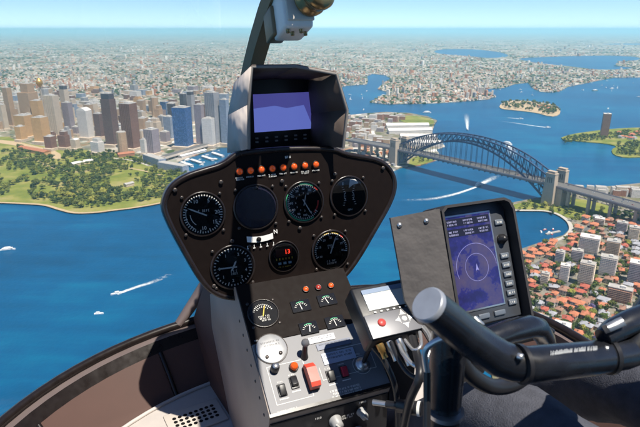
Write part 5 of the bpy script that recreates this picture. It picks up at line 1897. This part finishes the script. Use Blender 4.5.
arc(arc(b, mcen, .0395, .0402, 0, 200, .0001, 30), mcen, .0225, .0231, 0, 360, .0001, 30)
b.add([(-.003, -.006, .0002), (0, -.004, .0002), (.003, -.006, .0002), (0, .006, .0002)], [(0, 1, 3), (1, 2, 3)], M=mcen)
hpart('map_line', b, mat('map_line', (0.1, 0.1, 0.2), .4, emit=(.25, .25, .6), estr=.5), body)
b = MB()
for k in range(2):
    b.box((SW / 2, -.010 - k * .017, .0052), (SW * .96, .013, .0004), DM)
hpart('data_field', b, mat('map_field', (0.01, 0.01, 0.02), .3), body)
b = MB()
for k in range(2):
    for j in range(3):
        dashes(b, DM @ Matrix.Translation((.018 + j * .03, -.008 - k * .017, .0055)), 0, 0, .02, 2, .005, .0024, 90 + k * 3 + j, .0003)
hpart('data_print', b, mat('map_print', (0.2, 0.2, 0.3), .4, emit=(.35, .35, .6), estr=.5), body)
for k in range(7):
    y_ = -.020 if k == 0 else -.062 - k * .0158
    hpart('key', MB().box((SW + .0175, y_, .0045), (.017, .0095, .004), DM, bev=.0014), mat('key_slate', (0.11, 0.13, 0.16), .4), body)
    hpart('key_print', dashes(MB(), DM @ Matrix.Translation((SW + .0175, y_, .0068)), 0, 0, .012, 1, .004, .0028, 110 + k, .0002), WHT, body)
for k in range(3):
    hpart('key', MB().box((.018 + k * .032, -SH - .0145, .0045), (.022, .0085, .004), DM, bev=.0014), mat('key_slate', (0.11, 0.13, 0.16), .4), body)
kn = hpart('rotary_knob', MB().lathe([(.0085, .003), (.0083, .008), (.0058, .009), (.0052, .015), (.0001, .0158)], 20, DM @ Matrix.Translation((SW + .0175, -.049, 0))), PLAST, body)
# hood round the display: roof, right wall and the wide flap at its left
b = MB()
hood = [(-.012, -.182), (-.010, .012), (.0, .020), (.116, .020), (.128, .014), (.134, .0), (.134, -.186)]
hi = [(-.007, -.182), (-.006, .009), (.002, .0155), (.115, .0155), (.124, .011), (.1295, -.002), (.1295, -.186)]
kk = len(hood)
vs_ = [(x, y, -.034) for x, y in hood] + [(x, y, .024) for x, y in hood] + [(x, y, -.034) for x, y in hi] + [(x, y, .024) for x, y in hi]
fs = []
for i in range(kk - 1):
    fs += [(i, i + 1, kk + i + 1, kk + i), (2 * kk + i, 3 * kk + i, 3 * kk + i + 1, 2 * kk + i + 1), (kk + i, kk + i + 1, 3 * kk + i + 1, 3 * kk + i), (i, 2 * kk + i, 2 * kk + i + 1, i + 1)]
fs += [(0, kk, 3 * kk, 2 * kk), (kk - 1, 3 * kk - 1, 4 * kk - 1, 2 * kk - 1)]
b.add(vs_, fs, False, None, None, DM)
hpart('display_hood', b, mat('hood_charcoal', (0.028, 0.026, 0.027), .7, var=.2, scale=30), body)
fl = MB()
o_ = [(-.012, .016), (-.088, .0135), (-.086, -.12), (-.06, -.19), (-.012, -.19)]
kk = len(o_)
vs_ = [(x, y, .022 + (x + .012) * .35) for x, y in o_] + [(x, y, .018 + (x + .012) * .35) for x, y in o_]
fl.add(vs_, [tuple(range(kk)), tuple(range(2 * kk - 1, kk - 1, -1))] + [(i, kk + i, kk + (i + 1) % kk, (i + 1) % kk) for i in range(kk)], False, None, None, DM)
flp = hpart('hood_side_flap', fl, mat('flap_grey', (0.075, 0.068, 0.066), .65, var=.3, scale=16, bump=.15), body)
for dx in (-.076, -.035):
    hpart('snap', MB().lathe([(.0045, 0), (.004, .002), (.0001, .003)], 12, DM @ Matrix.Translation((dx, .0, .0225 + (dx + .012) * .35))), METAL, body)
hpart('mount_arm', MB().tube([Hd(480, 343, .75), Hd(486, 340, .755), Hd(508, 332, .77), Hd(530, 326.5, .79), Hd(538, 328, .80), Hd(545, 338, .83), Hd(550, 356, .86)], [.015, .0165, .017, .017, .0165, .015, .013], 16), SATIN)
hpart('mount_tray', MB().box((.62, .66, -.50), (.13, .12, .012), bev=.003).box((.60, .70, -.56), (.03, .03, .12)), PLAST)

# ---- cyclic: post, cross tube, pilot grip
pt = Hd(449, 338, .585)
g = hpart('cyclic_stick', MB().tube([Vector((pt.x - .01, pt.y - .03, -FLOOR + .02)), Vector((pt.x - .006, pt.y - .012, -.62)), pt + Vector((0, 0, .01))], [.023, .0205, .0195], 24), SATIN)
path = [Hd(430, 306, .490), Hd(444, 317, .502), Hd(466, 335, .520), Hd(484, 348, .530), Hd(498, 357.5, .534), Hd(512, 363, .535), Hd(530, 364.5, .532), Hd(560, 361.5, .545), Hd(590, 358.5, .56), Hd(622, 353, .58), Hd(650, 343, .60)]
hpart('cross_tube', MB().tube(path, [.0170, .0175, .0182, .0186, .0188, .0186, .0182, .0180, .0178, .0178, .0178], 28), SATIN, g)
e0, e1_ = path[0], path[1]
d_ = (e0 - e1_).normalized()
hpart('end_cap', MB().tube([e0 + d_ * .0002, e0 + d_ * .004, e0 + d_ * .0055], [.0174, .0172, .0158], 28), mat('cap_grey', (0.34, 0.36, 0.40), .35, .4, var=.2, scale=60), g)
for x, y, d in ((519, 364.2, .529), (606, 356, .57)):
    q = Hd(x, y, d)
    q2 = Hd(x + 4, y - .3, d + .001)
    hpart('collar', MB().tube([q, q2], .0198, 24), PLAST, g)
for x, y, d in ((522, 357, .513), (608, 349, .553), (452, 312, .487), (474, 329, .503)):
    q = Hd(x, y, d)
    Mq = frame(q, Vector((.93, .36, 0)).normalized(), Vector((.1, .25, .96)).normalized())
    hpart('set_screw', MB().lathe([(.0030, -.004), (.0030, .0006), (.0014, .0012), (.0001, .0006)], 12, Mq), METAL, g)
hpart('grip_seam', MB().tube([p + Vector((0, 0, r_)) for p, r_ in zip(path[1:6], (.0174, .0181, .0185, .0187, .0185))], .0007, 6), PLAST, g)
# silver lettering strip along the tube
b = MB()
r_ = random.Random(5)
for k in range(60):
    t_ = k / 59
    x = 551 + 46 * t_
    y = 353.6 - 5.2 * t_
    q = Hd(x, y, (.5235 + .0225 * t_) )
    up_ = (ray(x, y - 3) - ray(x, y)).normalized()
    if r_.random() < .78:
        a_ = Vector((1, .33, .02)).normalized() * .00042
        h1, h2 = r_.uniform(.5, 1) * .0032, r_.uniform(.5, 1) * .0032
        b.add([q - a_ - up_ * h1, q + a_ - up_ * h1, q + a_ + up_ * h2, q - a_ + up_ * h2], [(0, 1, 2, 3)])
        b.add([q - a_ * 2.2 - up_ * h1 * .3, q + a_ * 2.2 - up_ * h1 * .3, q + a_ * 2.2, q - a_ * 2.2], [(0, 1, 2, 3)])
hpart('tube_lettering', b, mat('silver_print', (0.7, 0.72, 0.74), .4), g)
q0, q1, q2, q3 = Hd(630, 352, .585), Hd(641, 335, .59), Hd(652, 316, .595), Hd(668, 290, .60)
hpart('pilot_grip', MB().tube([q0, q1, q2, q3], [.019, .0205, .021, .019], 20), SATIN, g)
hpart('grip_bracket', MB().tube([Hd(603, 338, .565), Hd(612, 331, .57), Hd(630, 322, .58), Hd(648, 315, .59)], [.010, .0125, .0135, .014], 16), SATIN, g)
hpart('grip_switch', MB().tube([Hd(606, 329, .555), Hd(621, 322, .56)], [.006, .007], 4), METAL, g)
hpart('clamp', MB().tube([Hd(468, 322, .55), Hd(479, 331, .548)], [.008, .007], 10).tube([Hd(474, 318, .555), Hd(481, 327, .55)], [.004, .005], 8), METAL, g)
cable([Hd(427, 372, .56), Hd(425, 352, .555), Hd(433, 343, .55), Hd(446, 338, .545), Hd(455, 342, .548)], .0034, SILV)
cable([Hd(427, 440, .56), Hd(427, 400, .56), Hd(427, 372, .56)], .004, PLAST)
cable([Hd(456, 352, .60), Hd(468, 372, .62), Hd(490, 386, .64), Hd(512, 384, .66), Hd(530, 372, .68)], .010, PLAST)
hpart('cable_tie', MB().tube([Vector((pt.x - .004, pt.y - .010, -.41)), Vector((pt.x - .004, pt.y - .010, -.405))], .0212, 24), METAL, g)

# ---- nose: rim, ledge, inner shell, floor, roof, windshield
TH = [R(-90 + k * 4.5) for k in range(41)]
def strip(nm, A, Bq, m, smooth=True):
    b = MB()
    n_ = len(A)
    b.add(list(A) + list(Bq), [(i, i + 1, n_ + i + 1, n_ + i) for i in range(n_ - 1)], smooth)
    return hpart(nm, b, m)
back_l = [Vector((-.36, .77 - k * .12, -.75)) for k in range(12, 0, -1)]
back_r = [Vector((.96, .77 - k * .12, -.678)) for k in range(1, 13)]
RIM = back_l + [rim(t_) for t_ in TH] + back_r
def shrink(P, k, dz):
    c_ = Vector((.3, .5, 0))
    return [Vector((c_.x + (p.x - c_.x) * k, (c_.y + (p.y - c_.y) * k) if p.y > c_.y else p.y, p.z + dz)) for p in P]
hpart('windshield_rim', MB().tube(RIM, .011, 10), TRIM)
L1, L2, L3, L4 = shrink(RIM, 1.0, -.004), shrink(RIM, .972, -.010), shrink(RIM, .945, -.032), shrink(RIM, .85, -.118)
strip('sill_lip', L1, L2, LEDGE)
strip('sill_return', L2, L3, TRIM)
strip('nose_shell', L3, L4, NOSE)
def seam_rib(th):
    i = min(range(len(RIM)), key=lambda k: abs(math.atan2(RIM[k].x - .3, RIM[k].y - .77) - th))
    a, c = L3[i], L4[i]
    hpart('shell_rib', MB().tube([a, a.lerp(c, .5) + Vector((0, -.004, .004)), c], .006, 8), TRIM)
for a in (-24, 24, -60, 60):
    seam_rib(R(a))
fb = MB()
fpts = [(p.x, p.y) for p in L4]
kk = len(fpts)
fb.prism(fpts, -FLOOR, -.866)
hpart('cabin_floor', fb, FLOORM)
hpart('floor_edge', MB().tube([Vector((p.x, p.y, -.863)) for p in shrink(L4, .985, 0)], .005, 6), mat('edge_pale', (0.5, 0.46, 0.43), .5))
vp = Vector((.115, 1.065, -.864))
VM = frame(vp, Vector((1, .15, 0)).normalized(), Vector((-.15, 1, 0)).normalized())
g = hpart('floor_vent', MB().box((0, 0, .001), (.13, .085, .004), VM, bev=.001), mat('vent_beige', (0.5, 0.45, 0.4), .5))
for k in range(8):
    for j in range(4):
        hpart('vent_hole', MB().lathe([(.0048, .0035), (.0001, .0036)], 10, VM @ Matrix.Translation((-.045 + k * .013, -.02 + j * .013, 0))), DIALB, g)
# strut where the nose meets the pedestal
hpart('nose_strut', MB().tube([rim(R(-16)), Vector((.172, 1.335, -.70)), Vector((.225, 1.34, -.63)), Vector((.25, 1.30, -.52))], [.012, .016, .018, .018], 8), LEDGE)
hpart('nose_fairing', MB().add([(.17, 1.18, -.87), (.16, 1.31, -.74), (.225, 1.32, -.60), (.25, 1.26, -.45), (.195, 1.0, -.45), (.195, 1.02, -.87)], [(0, 1, 2, 3, 4, 5)]).add([(.43, 1.18, -.87), (.44, 1.31, -.74), (.375, 1.32, -.60), (.35, 1.26, -.45), (.40, 1.0, -.45), (.40, 1.02, -.87)], [(5, 4, 3, 2, 1, 0)]), NOSE)
# panes
for sg in (-1, 1):
    b = MB()
    ths = [R(sg * (1.8 + (88.2 * k / 16))) for k in range(17)]
    nv = 14
    vs_ = [glass_pt(t_, v / nv) for t_ in ths for v in range(nv + 1)]
    b.add(vs_, [(i * (nv + 1) + v, (i + 1) * (nv + 1) + v, (i + 1) * (nv + 1) + v + 1, i * (nv + 1) + v + 1) for i in range(16) for v in range(nv)], True)
    hpart('windshield', b, GLASSW)
rf_ = MB()
rp = [roofc(t_) for t_ in TH]
out_r = [(p.x, p.y) for p in rp] + [(.88, -.9), (-.28, -.9)]
rf_.prism(out_r, .40, .44)
hpart('cabin_roof', rf_, mat('roof_liner', (0.35, 0.32, 0.29), .8))
hpart('rear_bulkhead', MB().box((.3, -.92, -.22), (1.30, .03, 1.28)), mat('roof_liner', (0.35, 0.32, 0.29), .8))
for x in (-.345, .945):
    hpart('door_post', MB().tube([Vector((x, -.30, -.72)), Vector((x * .98, -.32, .0)), Vector((.3 + (x - .3) * .9, -.34, .40))], [.03, .028, .026], 8), SATIN)
for x in (.0, .62):
    hpart('seat_base', MB().box((x, -.22, -.76), (.48, .50, .22), bev=.03), mat('seat_cloth', (0.06, 0.06, 0.065), .9, var=.2, scale=40))
    hpart('seat_back', MB().box((x, -.50, -.32), (.48, .10, .72), Matrix.Identity(4), bev=.03), mat('seat_cloth', (0.06, 0.06, 0.065), .9, var=.2, scale=40))

# ------------------------------------------------------------------ the pilot (thigh in jeans in view)
def person():
    me = bpy.data.meshes.new('body')
    V, E_, Rd = [], [], []
    def chain(start, pts):
        prev = start
        for p, r_ in pts:
            V.append(Vector(p))
            Rd.append(r_)
            if prev is not None:
                E_.append((prev, len(V) - 1))
            prev = len(V) - 1
        return prev
    pel = chain(None, [((.62, -.17, -.56), .135)])
    chest = chain(pel, [((.62, -.21, -.38), .125), ((.62, -.25, -.18), .135)])
    neck = chain(chest, [((.62, -.26, -.02), .10), ((.62, -.25, .07), .055), ((.62, -.22, .15), .075), ((.62, -.215, .24), .085), ((.62, -.22, .30), .06)])
    chain(pel, [((.545, -.08, -.565), .095), ((.525, .12, -.565), .088), ((.515, .33, -.545), .078), ((.505, .47, -.535), .070), ((.50, .58, -.60), .062), ((.495, .70, -.72), .05), ((.49, .80, -.80), .042), ((.49, .90, -.83), .04), ((.49, .97, -.84), .032)])
    chain(pel, [((.70, -.08, -.565), .095), ((.73, .12, -.565), .088), ((.745, .31, -.545), .078), ((.75, .45, -.535), .070), ((.755, .56, -.60), .062), ((.76, .68, -.72), .05), ((.76, .78, -.80), .042), ((.76, .87, -.83), .04), ((.76, .94, -.84), .032)])
    for sx, pts, fing in ((1, [((.79, -.25, -.05), .062), ((.85, -.12, -.22), .05), ((.86, .05, -.36), .043), ((.77, .20, -.33), .036), ((.74, .30, -.29), .03), ((.715, .335, -.275), .026)], (-.3, .75)),
                          (-1, [((.45, -.25, -.05), .062), ((.40, -.18, -.24), .05), ((.39, -.08, -.40), .043), ((.45, .03, -.44), .036), ((.50, .13, -.455), .03), ((.51, .17, -.455), .026)], (.3, .9))):
        hnd = chain(chest, pts)
        h_ = V[hnd]
        d_ = Vector((fing[0], fing[1], -.1)).normalized()
        s_ = Vector((-d_.y, d_.x, 0))
        for k, L_ in enumerate((.062, .07, .066, .052)):
            o_ = s_ * (.018 * (1.5 - k))
            chain(hnd, [(h_ + d_ * .03 + o_, .0095), (h_ + d_ * (.03 + L_ * .5) + o_, .009), (h_ + d_ * (.03 + L_ * .85) + o_ + Vector((0, 0, -.02)), .008)])
        chain(hnd, [(h_ + s_ * .03 + d_ * .005, .010), (h_ + s_ * .045 + d_ * .03 + Vector((0, 0, -.012)), .009)])
    me.from_pydata([tuple(v) for v in V], E_, [])
    o = bpy.data.objects.new('body', me)
    COL.objects.link(o)
    bpy.context.view_layer.objects.active = o
    md = o.modifiers.new('skin', 'SKIN')
    for i, r_ in enumerate(Rd):
        me.skin_vertices[0].data[i].radius = (r_, r_)
    me.skin_vertices[0].data[0].use_root = True
    md.use_smooth_shade = True
    ss_ = o.modifiers.new('sub', 'SUBSURF')
    ss_.levels = ss_.render_levels = 2
    bpy.context.view_layer.update()
    m2 = bpy.data.meshes.new_from_object(o.evaluated_get(bpy.context.evaluated_depsgraph_get()))
    bpy.data.objects.remove(o)
    m2.name = 'body'
    # jeans below the waist, shirt above, skin on head and hands
    m2.materials.clear()
    for m_ in (JEANS, SHIRT, SKIN, SHOE):
        m2.materials.append(m_)
    for f in m2.polygons:
        c_ = f.center
        f.use_smooth = True
        if c_.z > .06 or (c_.y > .30 and c_.z > -.40) or (c_.y > .14 and abs(c_.z + .45) < .05 and c_.x > .49 and c_.y < .27 and c_.z > -.475):
            f.material_index = 2
        elif c_.z > -.47 and c_.y < .3:
            f.material_index = 1
        elif c_.y > .83:
            f.material_index = 3
        else:
            f.material_index = 0
    for v in m2.vertices:
        if v.co.z < -.45 and -.1 < v.co.y < .62:
            q = v.co * 16
            v.co += v.normal * (noise.noise(Vector((q.x * 1.4, q.y * .7, q.z))) * .010 + noise.noise(q * 2.3) * .004)
    return m2
JEANS = mat('jeans', (0.075, 0.078, 0.095), .9, var=.45, scale=60, bump=.6, bscale=420, spec=.15)
SHIRT = mat('shirt', (0.5, 0.5, 0.5), .9)
SKIN = mat('skin', (0.5, 0.3, 0.2), .5)
SHOE = mat('shoe', (0.02, 0.02, 0.02), .5)
pm = person()
seat_w = Matrix.Translation((0, 0, H)) @ Matrix.Rotation(HA, 4, 'Z')
pilot = thing('person', seat_w @ Vector((.62, -.17, -.65)), HA, 'pilot in dark blue jeans seated at the right behind the cyclic', 'person')
pilot.location = seat_w @ Vector((.62, -.17, -.65))
link('body', pm, None, pilot, Vector((-.62, .17, .65)))
hb = MB().lathe([(.088, .17), (.1, .22), (.096, .29), (.07, .325), (.0001, .335)], 20, Matrix.Translation((.62, -.225, 0)))
link('hair', hb.mesh('hair'), mat('hair_brown', (0.05, 0.03, 0.02), .7), pilot, Vector((-.62, .17, .65)))
fb2 = MB()
for dx in (-.03, .03):
    fb2.lathe([(.0001, .008), (.009, .005), (.012, 0)], 10, Matrix.Translation((.62 + dx, -.132, .235)) @ Matrix.Rotation(R(-90), 4, 'X'))
fb2.add([(.605, -.135, .20), (.635, -.135, .20), (.62, -.112, .205), (.62, -.135, .24)], [(0, 1, 2), (0, 2, 3), (2, 1, 3)])
fb2.box((.62, -.136, .172), (.045, .01, .008))
for dx in (-.086, .086):
    fb2.box((.62 + dx, -.215, .22), (.012, .03, .05), bev=.005)
link('face', fb2.mesh('face'), SKIN, pilot, Vector((-.62, .17, .65)))

# ------------------------------------------------------------------ the air: one closed box of pale haze
hz = MB().box((0, FAR / 2, 249), (FAR * 2.1, FAR * 1.16, 500))
hm = bpy.data.materials.new('haze')
hm.use_nodes = True
nt = hm.node_tree
nt.nodes.remove(nt.nodes['Principled BSDF'])
pv = nt.nodes.new('ShaderNodeVolumePrincipled')
pv.inputs['Color'].default_value = (0.46, 0.86, 1.0, 1)
pv.inputs['Density'].default_value = HAZE
pv.inputs['Anisotropy'].default_value = 0.0
nt.links.new(pv.outputs[0], nt.nodes['Material Output'].inputs['Volume'])
link('haze', hz.mesh('haze'), hm, kind='stuff', label='pale blue haze lying over the whole harbour and the far suburbs', cat='haze')

# the eye is the origin: lower everything that was laid out from the water up
for o in list(scene.objects):
    if o.parent is None and o.type in ('MESH', 'EMPTY'):
        o.location.z -= H
